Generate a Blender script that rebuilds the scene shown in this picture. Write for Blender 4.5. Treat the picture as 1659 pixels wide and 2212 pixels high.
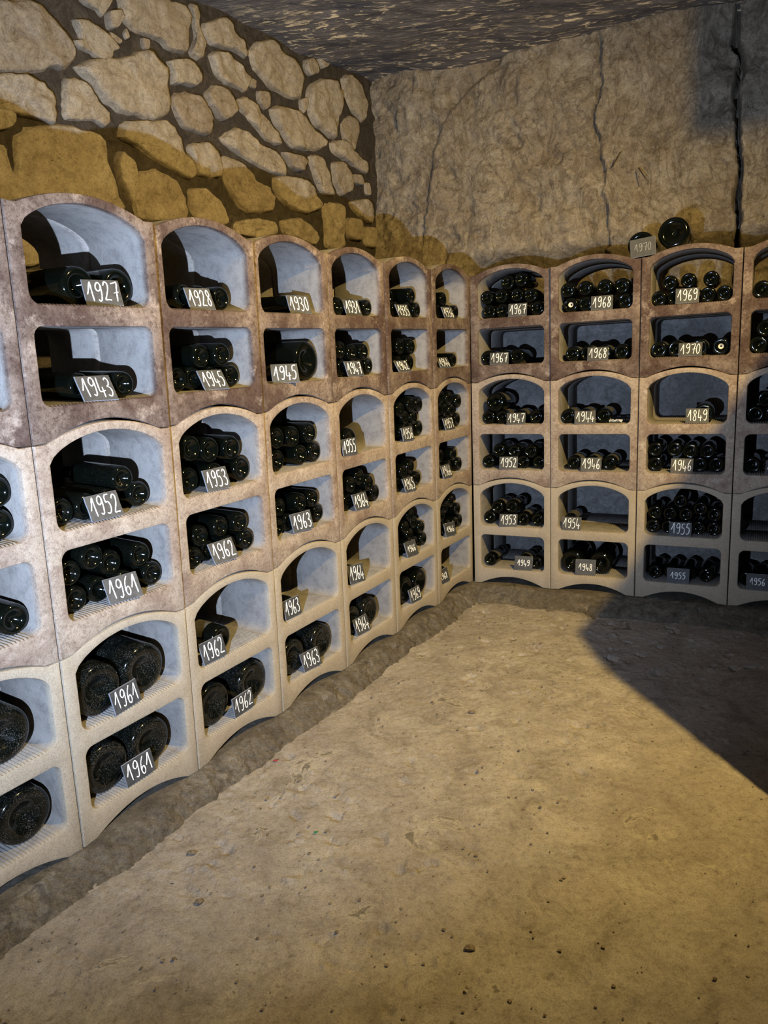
import bpy, bmesh, math, random
import numpy as np
from mathutils import Vector, Matrix

for o in list(bpy.data.objects):
    bpy.data.objects.remove(o, do_unlink=True)
scene = bpy.context.scene
COL = scene.collection
PI = math.pi
random.seed(7)

# ------------------------------------------------------------------ camera, world, lights, exposure
F_PX, PITCH, ROLL = 1579.3, 0.20956, -0.05373
CAM_Z = 1.40
cam_d = bpy.data.cameras.new('camera')
cam = bpy.data.objects.new('camera', cam_d)
COL.objects.link(cam)
cam_d.sensor_fit = 'VERTICAL'
cam_d.sensor_height = 24.0
cam_d.lens = 24.0 * F_PX / 2212.0
cam_d.clip_start = 0.02
_c, _s = math.cos(PITCH), math.sin(PITCH)
_right, _fwd, _up = Vector((1, 0, 0)), Vector((0, _c, -_s)), Vector((0, _s, _c))
_cr, _sr = math.cos(ROLL), math.sin(ROLL)
_x = _cr * _right + _sr * _up
_y = -(_sr * _right - _cr * _up)
m = Matrix((_x, _y, -_fwd)).transposed().to_4x4()
m.translation = Vector((0, 0, CAM_Z))
cam.matrix_world = m
scene.camera = cam

world = bpy.data.worlds.new('cellar_dark')
scene.world = world
world.use_nodes = True
world.node_tree.nodes['Background'].inputs[0].default_value = (0.75, 0.66, 0.52, 1)
world.node_tree.nodes['Background'].inputs[1].default_value = 0.004

scene.cycles.diffuse_bounces = 2

# warm bulb hanging from the ceiling, right of the frame
bulb_d = bpy.data.lights.new('warm_bulb', 'SPOT')
bulb = bpy.data.objects.new('warm_bulb', bulb_d)
COL.objects.link(bulb)
bulb.location = (1.32, 1.34, 1.29 + CAM_Z)
bulb_d.energy = 530
bulb_d.spot_size = math.radians(130)
bulb_d.spot_blend = 1.0
bulb.rotation_euler = (Vector((0.15, 3.7, 0.75)) - bulb.location).to_track_quat('-Z', 'Y').to_euler()
bulb_d.color = (1.0, 0.72, 0.25)
bulb_d.shadow_soft_size = 0.013

# cold white hand torch held low beside the camera, pointed at the corner
torch_d = bpy.data.lights.new('white_torch', 'SPOT')
torch = bpy.data.objects.new('white_torch', torch_d)
COL.objects.link(torch)
torch.location = (-0.453, 0.133, -0.291 + CAM_Z)
torch_d.energy = 590
torch_d.color = (0.54, 0.70, 1.0)
torch_d.shadow_soft_size = 0.008
torch_d.spot_size = math.radians(123)
torch_d.spot_blend = 1.0
_aim = Vector((-0.75, 2.95, 1.9)) - torch.location
torch.rotation_euler = _aim.to_track_quat('-Z', 'Y').to_euler()

scene.view_settings.view_transform = 'Standard'
scene.view_settings.look = 'None'
scene.view_settings.gamma = 1.0
scene.view_settings.use_curve_mapping = False
scene.view_settings.exposure = 0.0

# ------------------------------------------------------------------ measured layout
W, H, D = 0.4497, 0.5785, 0.245        # bottle block: width, pitch in height, depth
Z0 = 0.0715                            # top of the kerb the blocks stand on
SEAMS_RUBBLE = [(-0.908, 1.8544), (-0.668, 2.2351), (-0.4318, 2.6195), (-0.1968, 3.0029), (0.0349, 3.388), (0.2715, 3.7698), (0.5076, 4.1523)]
SEAMS_ROCK = [(0.5119, 4.1302), (0.9131, 3.9273), (1.3165, 3.7255), (1.7165, 3.5185)]
LEAN = [-0.0507, -0.0355, -0.025, -0.0121, -0.0172, -0.0156, -0.019, 0.0367, 0.0201, 0.0095, 0.0095]
# bottles per bin: (rack, column, block row, cell): [(along, height in block, radius, depth of base), ...]
BINS = {
  (0, -1, 2, 'l'): [(0.371, 0.133, 0.038, 0.045)],
  (0, -1, 1, 'u'): [(0.368, 0.387, 0.041, 0.045), (0.369, 0.4696, 0.041, 0.045)],
  (0, -1, 1, 'l'): [(0.367, 0.137, 0.042, 0.045)],
  (0, -1, 0, 'u'): [(0.2895, 0.424, 0.078, 0.035)],
  (0, -1, 0, 'l'): [(0.3169, 0.173, 0.078, 0.035)],
  (0, 0, 2, 'u'): [(0.2414, 0.398, 0.052, 0.0758), (0.357, 0.398, 0.052, 0.058)],
  (0, 0, 2, 'l'): [(0.2093, 0.132, 0.037, 0.0665), (0.3276, 0.132, 0.037, 0.045)],
  (0, 0, 1, 'u'): [(0.0903, 0.384, 0.038, 0.045), (0.1669, 0.384, 0.038, 0.0461), (0.2435, 0.384, 0.038, 0.045), (0.3568, 0.384, 0.038, 0.045), (0.2933, 0.4421, 0.038, 0.045)],
  (0, 0, 1, 'l'): [(0.1008, 0.133, 0.038, 0.045), (0.1868, 0.133, 0.038, 0.056), (0.266, 0.133, 0.038, 0.045), (0.3666, 0.133, 0.038, 0.045), (0.3327, 0.2017, 0.038, 0.045), (0.2317, 0.2015, 0.038, 0.0454), (0.094, 0.2093, 0.038, 0.045), (0.1647, 0.2387, 0.038, 0.045)],
  (0, 0, 0, 'u'): [(0.1324, 0.424, 0.078, 0.035), (0.2973, 0.424, 0.078, 0.035)],
  (0, 0, 0, 'l'): [(0.1297, 0.173, 0.078, 0.035), (0.2929, 0.173, 0.078, 0.035)],
  (0, 1, 2, 'u'): [(0.1733, 0.385, 0.039, 0.0644), (0.2519, 0.385, 0.039, 0.0566), (0.3305, 0.385, 0.039, 0.045)],
  (0, 1, 2, 'l'): [(0.1096, 0.133, 0.038, 0.045), (0.1872, 0.133, 0.038, 0.067), (0.2781, 0.133, 0.038, 0.0587), (0.3556, 0.133, 0.038, 0.045), (0.3048, 0.2048, 0.038, 0.045), (0.2211, 0.2017, 0.038, 0.045)],
  (0, 1, 1, 'u'): [(0.1196, 0.389, 0.043, 0.045), (0.2278, 0.389, 0.043, 0.045), (0.3612, 0.389, 0.043, 0.045), (0.3245, 0.4675, 0.043, 0.045), (0.2153, 0.4747, 0.043, 0.045), (0.1303, 0.4912, 0.043, 0.045)],
  (0, 1, 1, 'l'): [(0.1061, 0.132, 0.037, 0.045), (0.1887, 0.132, 0.037, 0.0558), (0.2703, 0.132, 0.037, 0.045), (0.3612, 0.132, 0.037, 0.045), (0.1482, 0.1946, 0.037, 0.0552), (0.3355, 0.2021, 0.037, 0.045), (0.2479, 0.2032, 0.037, 0.045)],
  (0, 1, 0, 'u'): [(0.1964, 0.393, 0.047, 0.045)],
  (0, 1, 0, 'l'): [(0.1293, 0.172, 0.077, 0.035), (0.332, 0.172, 0.077, 0.035)],
  (0, 2, 2, 'u'): [(0.3284, 0.383, 0.037, 0.06)],
  (0, 2, 2, 'l'): [(0.334, 0.17, 0.075, 0.035)],
  (0, 2, 1, 'u'): [(0.1274, 0.387, 0.041, 0.045), (0.2773, 0.387, 0.041, 0.045), (0.368, 0.387, 0.041, 0.045), (0.3413, 0.4652, 0.041, 0.045), (0.2403, 0.4609, 0.041, 0.045), (0.1295, 0.4696, 0.041, 0.045)],
  (0, 2, 1, 'l'): [(0.1115, 0.132, 0.037, 0.045), (0.1861, 0.132, 0.037, 0.0491), (0.2774, 0.132, 0.037, 0.045), (0.3694, 0.132, 0.037, 0.045), (0.1279, 0.2048, 0.037, 0.045), (0.248, 0.2006, 0.037, 0.045), (0.3379, 0.1997, 0.037, 0.045)],
  (0, 2, 0, 'u'): [(0.141, 0.383, 0.037, 0.045)],
  (0, 2, 0, 'l'): [(0.1384, 0.167, 0.072, 0.0404), (0.3239, 0.167, 0.072, 0.035)],
  (0, 3, 2, 'u'): [(0.1451, 0.383, 0.037, 0.045), (0.2833, 0.383, 0.037, 0.0543), (0.372, 0.383, 0.037, 0.045)],
  (0, 3, 2, 'l'): [(0.1647, 0.133, 0.038, 0.0542), (0.2782, 0.133, 0.038, 0.045), (0.371, 0.133, 0.038, 0.045), (0.325, 0.1942, 0.038, 0.045), (0.2284, 0.1912, 0.038, 0.045), (0.1433, 0.2065, 0.038, 0.045)],
  (0, 3, 1, 'u'): [(0.1653, 0.401, 0.055, 0.035)],
  (0, 3, 1, 'l'): [(0.1498, 0.133, 0.038, 0.045), (0.263, 0.133, 0.038, 0.045), (0.371, 0.133, 0.038, 0.045), (0.3174, 0.1877, 0.038, 0.045), (0.1646, 0.2082, 0.038, 0.045), (0.2509, 0.2258, 0.038, 0.045)],
  (0, 3, 0, 'u'): [(0.1537, 0.383, 0.037, 0.0467)],
  (0, 3, 0, 'l'): [(0.1379, 0.163, 0.068, 0.0511), (0.2745, 0.163, 0.068, 0.0421)],
  (0, 4, 2, 'u'): [(0.2188, 0.384, 0.038, 0.0665), (0.2954, 0.384, 0.038, 0.0556), (0.372, 0.384, 0.038, 0.045), (0.3338, 0.4504, 0.038, 0.045), (0.1624, 0.4358, 0.038, 0.0671)],
  (0, 4, 2, 'l'): [(0.2056, 0.134, 0.039, 0.0541), (0.2887, 0.134, 0.039, 0.045), (0.2143, 0.2121, 0.039, 0.045), (0.3095, 0.2098, 0.039, 0.045)],
  (0, 4, 1, 'u'): [(0.1194, 0.384, 0.038, 0.045), (0.196, 0.384, 0.038, 0.045), (0.2751, 0.384, 0.038, 0.045), (0.371, 0.384, 0.038, 0.045), (0.3231, 0.4438, 0.038, 0.045), (0.2347, 0.4501, 0.038, 0.045), (0.372, 0.5028, 0.038, 0.045), (0.2842, 0.5098, 0.038, 0.045), (0.1713, 0.4932, 0.038, 0.045)],
  (0, 4, 1, 'l'): [(0.1417, 0.132, 0.037, 0.045), (0.2398, 0.132, 0.037, 0.045), (0.3321, 0.132, 0.037, 0.045), (0.1901, 0.1887, 0.037, 0.045), (0.2634, 0.2028, 0.037, 0.045)],
  (0, 4, 0, 'u'): [(0.1282, 0.381, 0.035, 0.045), (0.1988, 0.381, 0.035, 0.045), (0.2947, 0.381, 0.035, 0.045), (0.374, 0.381, 0.035, 0.045), (0.2475, 0.4335, 0.035, 0.045), (0.3528, 0.4483, 0.035, 0.045), (0.2941, 0.4876, 0.035, 0.045), (0.197, 0.4829, 0.035, 0.045), (0.243, 0.5364, 0.035, 0.045)],
  (0, 4, 0, 'l'): [(0.1579, 0.165, 0.07, 0.035), (0.3097, 0.165, 0.07, 0.035)],
  (0, 5, 2, 'u'): [(0.1928, 0.384, 0.038, 0.0596), (0.283, 0.384, 0.038, 0.0512), (0.371, 0.384, 0.038, 0.045), (0.2384, 0.4463, 0.038, 0.0578)],
  (0, 5, 2, 'l'): [(0.334, 0.132, 0.037, 0.045)],
  (0, 5, 1, 'u'): [(0.153, 0.384, 0.038, 0.045), (0.2536, 0.384, 0.038, 0.045), (0.3587, 0.384, 0.038, 0.045), (0.1384, 0.4592, 0.038, 0.045), (0.2156, 0.4505, 0.038, 0.045), (0.3065, 0.44, 0.038, 0.045), (0.3693, 0.4839, 0.038, 0.045), (0.2683, 0.5065, 0.038, 0.045), (0.1846, 0.5205, 0.038, 0.045)],
  (0, 5, 1, 'l'): [(0.1363, 0.133, 0.038, 0.045), (0.2498, 0.133, 0.038, 0.045), (0.369, 0.133, 0.038, 0.045), (0.322, 0.1935, 0.038, 0.045), (0.1517, 0.208, 0.038, 0.045)],
  (0, 5, 0, 'u'): [(0.0836, 0.382, 0.036, 0.045), (0.1562, 0.382, 0.036, 0.045), (0.2288, 0.382, 0.036, 0.045), (0.3014, 0.382, 0.036, 0.045), (0.374, 0.382, 0.036, 0.045), (0.1473, 0.4541, 0.036, 0.045), (0.3534, 0.4516, 0.036, 0.045), (0.2101, 0.4906, 0.036, 0.045), (0.2799, 0.5104, 0.036, 0.045)],
  (0, 5, 0, 'l'): [(0.1417, 0.132, 0.037, 0.045)],
  (1, 0, 2, 'u'): [(0.0948, 0.384, 0.038, 0.045), (0.1714, 0.384, 0.038, 0.045), (0.2599, 0.384, 0.038, 0.0576), (0.3613, 0.384, 0.038, 0.045), (0.1643, 0.4603, 0.038, 0.045), (0.2494, 0.4599, 0.038, 0.0526), (0.082, 0.4595, 0.038, 0.045), (0.3282, 0.4531, 0.038, 0.045), (0.1987, 0.5287, 0.038, 0.045), (0.2748, 0.5375, 0.038, 0.045)],
  (1, 0, 2, 'l'): [(0.084, 0.135, 0.04, 0.045), (0.1646, 0.135, 0.04, 0.0622), (0.2452, 0.135, 0.04, 0.0644)],
  (1, 1, 2, 'u'): [(0.0972, 0.384, 0.038, 0.045), (0.1744, 0.384, 0.038, 0.045), (0.2791, 0.384, 0.038, 0.0548), (0.371, 0.384, 0.038, 0.045), (0.3534, 0.4586, 0.038, 0.045), (0.0825, 0.4592, 0.038, 0.045), (0.1709, 0.4605, 0.038, 0.045), (0.2686, 0.4599, 0.038, 0.045)],
  (1, 1, 2, 'l'): [(0.1057, 0.133, 0.038, 0.045), (0.1823, 0.133, 0.038, 0.0501), (0.2647, 0.133, 0.038, 0.0598), (0.3562, 0.133, 0.038, 0.045)],
  (1, 2, 2, 'u'): [(0.08, 0.382, 0.036, 0.045), (0.1526, 0.382, 0.036, 0.0466), (0.2252, 0.382, 0.036, 0.0518), (0.3014, 0.382, 0.036, 0.045), (0.374, 0.382, 0.036, 0.045), (0.3136, 0.4536, 0.036, 0.045), (0.1279, 0.4503, 0.036, 0.045), (0.2126, 0.4535, 0.036, 0.045)],
  (1, 2, 2, 'l'): [(0.0855, 0.134, 0.039, 0.045), (0.1641, 0.134, 0.039, 0.0544), (0.2711, 0.134, 0.039, 0.054), (0.3688, 0.134, 0.039, 0.045)],
  (1, 3, 2, 'u'): [(0.084, 0.386, 0.04, 0.045), (0.1646, 0.386, 0.04, 0.045)],
  (1, 3, 2, 'l'): [(0.083, 0.134, 0.039, 0.045), (0.1616, 0.134, 0.039, 0.045), (0.1093, 0.2081, 0.039, 0.045)],
  (1, 0, 1, 'u'): [(0.083, 0.384, 0.038, 0.045), (0.1635, 0.384, 0.038, 0.045), (0.2565, 0.384, 0.038, 0.0564), (0.3541, 0.384, 0.038, 0.045), (0.1257, 0.4663, 0.052, 0.035)],
  (1, 0, 1, 'l'): [(0.082, 0.132, 0.037, 0.045), (0.1805, 0.132, 0.037, 0.045), (0.2814, 0.132, 0.037, 0.0536), (0.372, 0.132, 0.037, 0.045), (0.3262, 0.1916, 0.037, 0.045), (0.2289, 0.1888, 0.037, 0.0499), (0.1434, 0.1967, 0.037, 0.045)],
  (1, 1, 1, 'u'): [(0.0845, 0.384, 0.038, 0.045), (0.1685, 0.384, 0.038, 0.0531), (0.2697, 0.384, 0.038, 0.0536)],
  (1, 1, 1, 'l'): [(0.1153, 0.132, 0.037, 0.045), (0.2102, 0.132, 0.037, 0.045), (0.3031, 0.132, 0.037, 0.045)],
  (1, 2, 1, 'u'): [(0.3029, 0.392, 0.046, 0.0474)],
  (1, 2, 1, 'l'): [(0.083, 0.133, 0.038, 0.045), (0.2146, 0.133, 0.038, 0.045), (0.2941, 0.133, 0.038, 0.045), (0.371, 0.133, 0.038, 0.045), (0.3282, 0.2016, 0.038, 0.045), (0.082, 0.2096, 0.038, 0.045), (0.2489, 0.2015, 0.038, 0.045), (0.1727, 0.2092, 0.038, 0.045)],
  (1, 3, 1, 'u'): [(0.083, 0.385, 0.039, 0.045), (0.1616, 0.385, 0.039, 0.045), (0.126, 0.4551, 0.039, 0.045)],
  (1, 3, 1, 'l'): [(0.083, 0.134, 0.039, 0.045), (0.1616, 0.134, 0.039, 0.045)],
  (1, 0, 0, 'u'): [(0.083, 0.384, 0.038, 0.045), (0.1772, 0.384, 0.038, 0.045), (0.2818, 0.384, 0.038, 0.0462), (0.3656, 0.384, 0.038, 0.045), (0.1294, 0.445, 0.038, 0.045), (0.2149, 0.4507, 0.038, 0.045)],
  (1, 0, 0, 'l'): [(0.0834, 0.132, 0.037, 0.045), (0.2808, 0.132, 0.037, 0.045), (0.3588, 0.132, 0.037, 0.045)],
  (1, 1, 0, 'u'): [(0.0924, 0.383, 0.037, 0.045)],
  (1, 1, 0, 'l'): [(0.113, 0.157, 0.062, 0.0391), (0.263, 0.157, 0.062, 0.0459)],
  (1, 2, 0, 'u'): [(0.0822, 0.382, 0.036, 0.045), (0.1548, 0.382, 0.036, 0.045), (0.2274, 0.382, 0.036, 0.045), (0.3, 0.382, 0.036, 0.045), (0.3726, 0.382, 0.036, 0.045), (0.1623, 0.4542, 0.036, 0.045), (0.3733, 0.4546, 0.036, 0.045), (0.2395, 0.4536, 0.036, 0.045), (0.088, 0.4544, 0.036, 0.045), (0.3067, 0.4836, 0.036, 0.045), (0.2115, 0.5206, 0.036, 0.045)],
  (1, 2, 0, 'l'): [(0.0958, 0.132, 0.037, 0.045), (0.1757, 0.132, 0.037, 0.045), (0.2582, 0.132, 0.037, 0.045), (0.3437, 0.132, 0.037, 0.045)],
  (1, 3, 0, 'l'): [(0.083, 0.132, 0.037, 0.045), (0.1576, 0.132, 0.037, 0.045)],
}
# slates: (rack, column, block row, cell, year, (along, depth, yaw, lean, roll, width, height))
CARDS = [
  (0, 0, 2, 'u', '1927', (0.2803, -0.0252, 0.3443, 0.4539, -0.0, 0.0996, 0.0768)),
  (0, 0, 2, 'l', '1943', (0.2231, -0.0073, 0.1639, 0.6064, -0.0, 0.0997, 0.0796)),
  (0, 0, 1, 'u', '1952', (0.1996, -0.0014, 0.1685, 0.3896, 0.0516, 0.0973, 0.0736)),
  (0, 0, 1, 'l', '1961', (0.2318, 0.0011, 0.2795, 0.4626, 0.0501, 0.1014, 0.0757)),
  (0, 0, 0, 'u', '1961', (0.1979, 0.012, -0.0402, 0.2121, 0.0613, 0.1, 0.0711)),
  (0, 0, 0, 'l', '1961', (0.2192, 0.0025, 0.0945, 0.1679, 0.0931, 0.104, 0.0742)),
  (0, 1, 2, 'u', '1928', (0.209, -0.0173, 0.2179, 0.4353, -0.0, 0.0932, 0.0738)),
  (0, 1, 2, 'l', '1945', (0.2352, -0.0077, 0.2067, 0.6086, -0.0, 0.0945, 0.0749)),
  (0, 1, 1, 'u', '1953', (0.2025, -0.001, 0.18, 0.3345, 0.0299, 0.0955, 0.0726)),
  (0, 1, 1, 'l', '1962', (0.2116, -0.0007, 0.2418, 0.4651, 0.0732, 0.0977, 0.074)),
  (0, 1, 0, 'u', '1962', (0.1212, -0.0007, 0.1518, 0.2382, 0.0746, 0.0986, 0.075)),
  (0, 1, 0, 'l', '1962', (0.2431, -0.0018, 0.0641, 0.0686, 0.0775, 0.0986, 0.0736)),
  (0, 2, 2, 'u', '1930', (0.2924, -0.0183, 0.3833, 0.4003, -0.0, 0.0933, 0.0733)),
  (0, 2, 2, 'l', '1945', (0.1604, -0.0078, 0.7057, 0.4498, -0.0, 0.1013, 0.0748)),
  (0, 2, 1, 'l', '1963', (0.2088, -0.0046, 0.3395, 0.2527, 0.0582, 0.0963, 0.0752)),
  (0, 2, 0, 'u', '1963', (0.1215, -0.0131, 0.0682, 0.1526, 0.0203, 0.0932, 0.0757)),
  (0, 2, 0, 'l', '1963', (0.2094, -0.0002, 0.2253, 0.2872, 0.0596, 0.097, 0.0749)),
  (0, 3, 2, 'u', '1931', (0.2324, -0.0234, 0.2257, 0.3557, -0.0, 0.0911, 0.0717)),
  (0, 3, 2, 'l', '1947', (0.1985, -0.0073, 0.2756, 0.4034, -0.0, 0.0907, 0.0686)),
  (0, 3, 1, 'u', '1955', (0.1149, -0.0014, 0.1422, 0.1645, -0.0, 0.0916, 0.0713)),
  (0, 3, 1, 'l', '1964', (0.1939, -0.0017, 0.1581, 0.3366, -0.0, 0.0939, 0.0733)),
  (0, 3, 0, 'u', '1964', (0.1426, -0.0149, 0.2199, 0.2382, -0.0401, 0.0929, 0.082)),
  (0, 3, 0, 'l', '1964', (0.1731, -0.014, 0.1886, 0.3211, 0.0614, 0.094, 0.076)),
  (0, 4, 2, 'u', '1935', (0.2246, -0.0245, 0.1731, 0.4293, -0.0, 0.0899, 0.067)),
  (0, 4, 2, 'l', '1942', (0.1764, -0.008, 0.1726, 0.587, -0.0, 0.0898, 0.0626)),
  (0, 4, 1, 'u', '1956', (0.1703, 0.0102, 0.1002, 0.2173, -0.0, 0.0907, 0.0662)),
  (0, 4, 1, 'l', '1965', (0.1795, 0.004, 0.0824, 0.3565, -0.0, 0.0926, 0.0712)),
  (0, 4, 0, 'u', '1966', (0.1783, 0.0139, 0.1052, 0.3271, -0.0, 0.0945, 0.0754)),
  (0, 4, 0, 'l', '1969', (0.2045, 0.0013, 0.124, 0.2601, 0.0397, 0.0947, 0.0716)),
  (0, 5, 2, 'u', '1936', (0.2378, -0.0169, 0.1638, 0.408, -0.0, 0.0906, 0.0669)),
  (0, 5, 2, 'l', '1944', (0.165, -0.0087, 0.1876, 0.5309, -0.0, 0.0895, 0.0626)),
  (0, 5, 1, 'u', '1957', (0.1955, -0.0056, 0.121, 0.3447, -0.0, 0.092, 0.0662)),
  (0, 5, 1, 'l', '1966', (0.1381, 0.009, 0.0887, 0.3275, -0.0, 0.0923, 0.0716)),
  (0, 5, 0, 'u', '1966', (0.1612, 0.0113, 0.193, 0.2317, 0.0, 0.0946, 0.0728)),
  (0, 5, 0, 'l', '1968', (0.0813, 0.0002, 0.1413, 0.2476, 0.0359, 0.0944, 0.0773)),
  (1, 0, 2, 'u', '1967', (0.2643, -0.0141, -0.1865, 0.4222, -0.0, 0.0987, 0.0757)),
  (1, 0, 2, 'l', '1967', (0.1606, -0.0103, -0.2419, 0.4843, -0.0, 0.1015, 0.074)),
  (1, 1, 2, 'u', '1968', (0.2596, -0.013, -0.093, 0.3956, -0.0, 0.1056, 0.0766)),
  (1, 1, 2, 'l', '1968', (0.2432, -0.0104, -0.1135, 0.4869, -0.0, 0.1039, 0.0743)),
  (1, 2, 2, 'u', '1969', (0.2122, -0.0135, -0.0743, 0.38, -0.0, 0.105, 0.0767)),
  (1, 2, 2, 'l', '1970', (0.2331, -0.0102, -0.022, 0.5257, -0.0, 0.1059, 0.0729)),
  (1, 0, 1, 'u', '1947', (0.2539, -0.0044, -0.1708, 0.5651, -0.0, 0.1016, 0.0714)),
  (1, 0, 1, 'l', '1952', (0.2098, -0.0031, -0.1907, 0.4452, -0.0, 0.1025, 0.0735)),
  (1, 1, 1, 'u', '1944', (0.1819, -0.0071, -0.1764, 0.4805, -0.0, 0.1065, 0.0739)),
  (1, 1, 1, 'l', '1946', (0.2154, -0.0038, -0.1375, 0.4285, -0.0, 0.1054, 0.0737)),
  (1, 2, 1, 'u', '1849', (0.2761, -0.0081, -0.0376, 0.4035, -0.0, 0.105, 0.0753)),
  (1, 2, 1, 'l', '1946', (0.2134, -0.0044, -0.0172, 0.4038, -0.0, 0.1043, 0.0752)),
  (1, 3, 1, 'l', '1957', (0.1869, -0.0, 0.0281, 0.4531, -0.0, 0.0971, 0.0728)),
  (1, 0, 0, 'u', '1953', (0.2068, 0.0009, -0.1661, 0.4423, -0.0, 0.1007, 0.0722)),
  (1, 0, 0, 'l', '1949', (0.2914, -0.0041, -0.0953, 0.3764, -0.0054, 0.1025, 0.0795)),
  (1, 1, 0, 'u', '1954', (0.1124, -0.0009, -0.0574, 0.4573, -0.0, 0.103, 0.0731)),
  (1, 1, 0, 'l', '1948', (0.1904, -0.0056, -0.1091, 0.3207, -0.0017, 0.1076, 0.086)),
  (1, 2, 0, 'u', '1955', (0.2166, 0.0017, -0.0118, 0.4088, -0.0, 0.1058, 0.0738)),
  (1, 2, 0, 'l', '1955', (0.2133, 0.0009, -0.0415, 0.3588, -0.0, 0.1084, 0.077)),
  (1, 3, 0, 'l', '1956', (0.1321, 0.0089, -0.0289, 0.3418, -0.0, 0.1002, 0.0805)),
]
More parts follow.
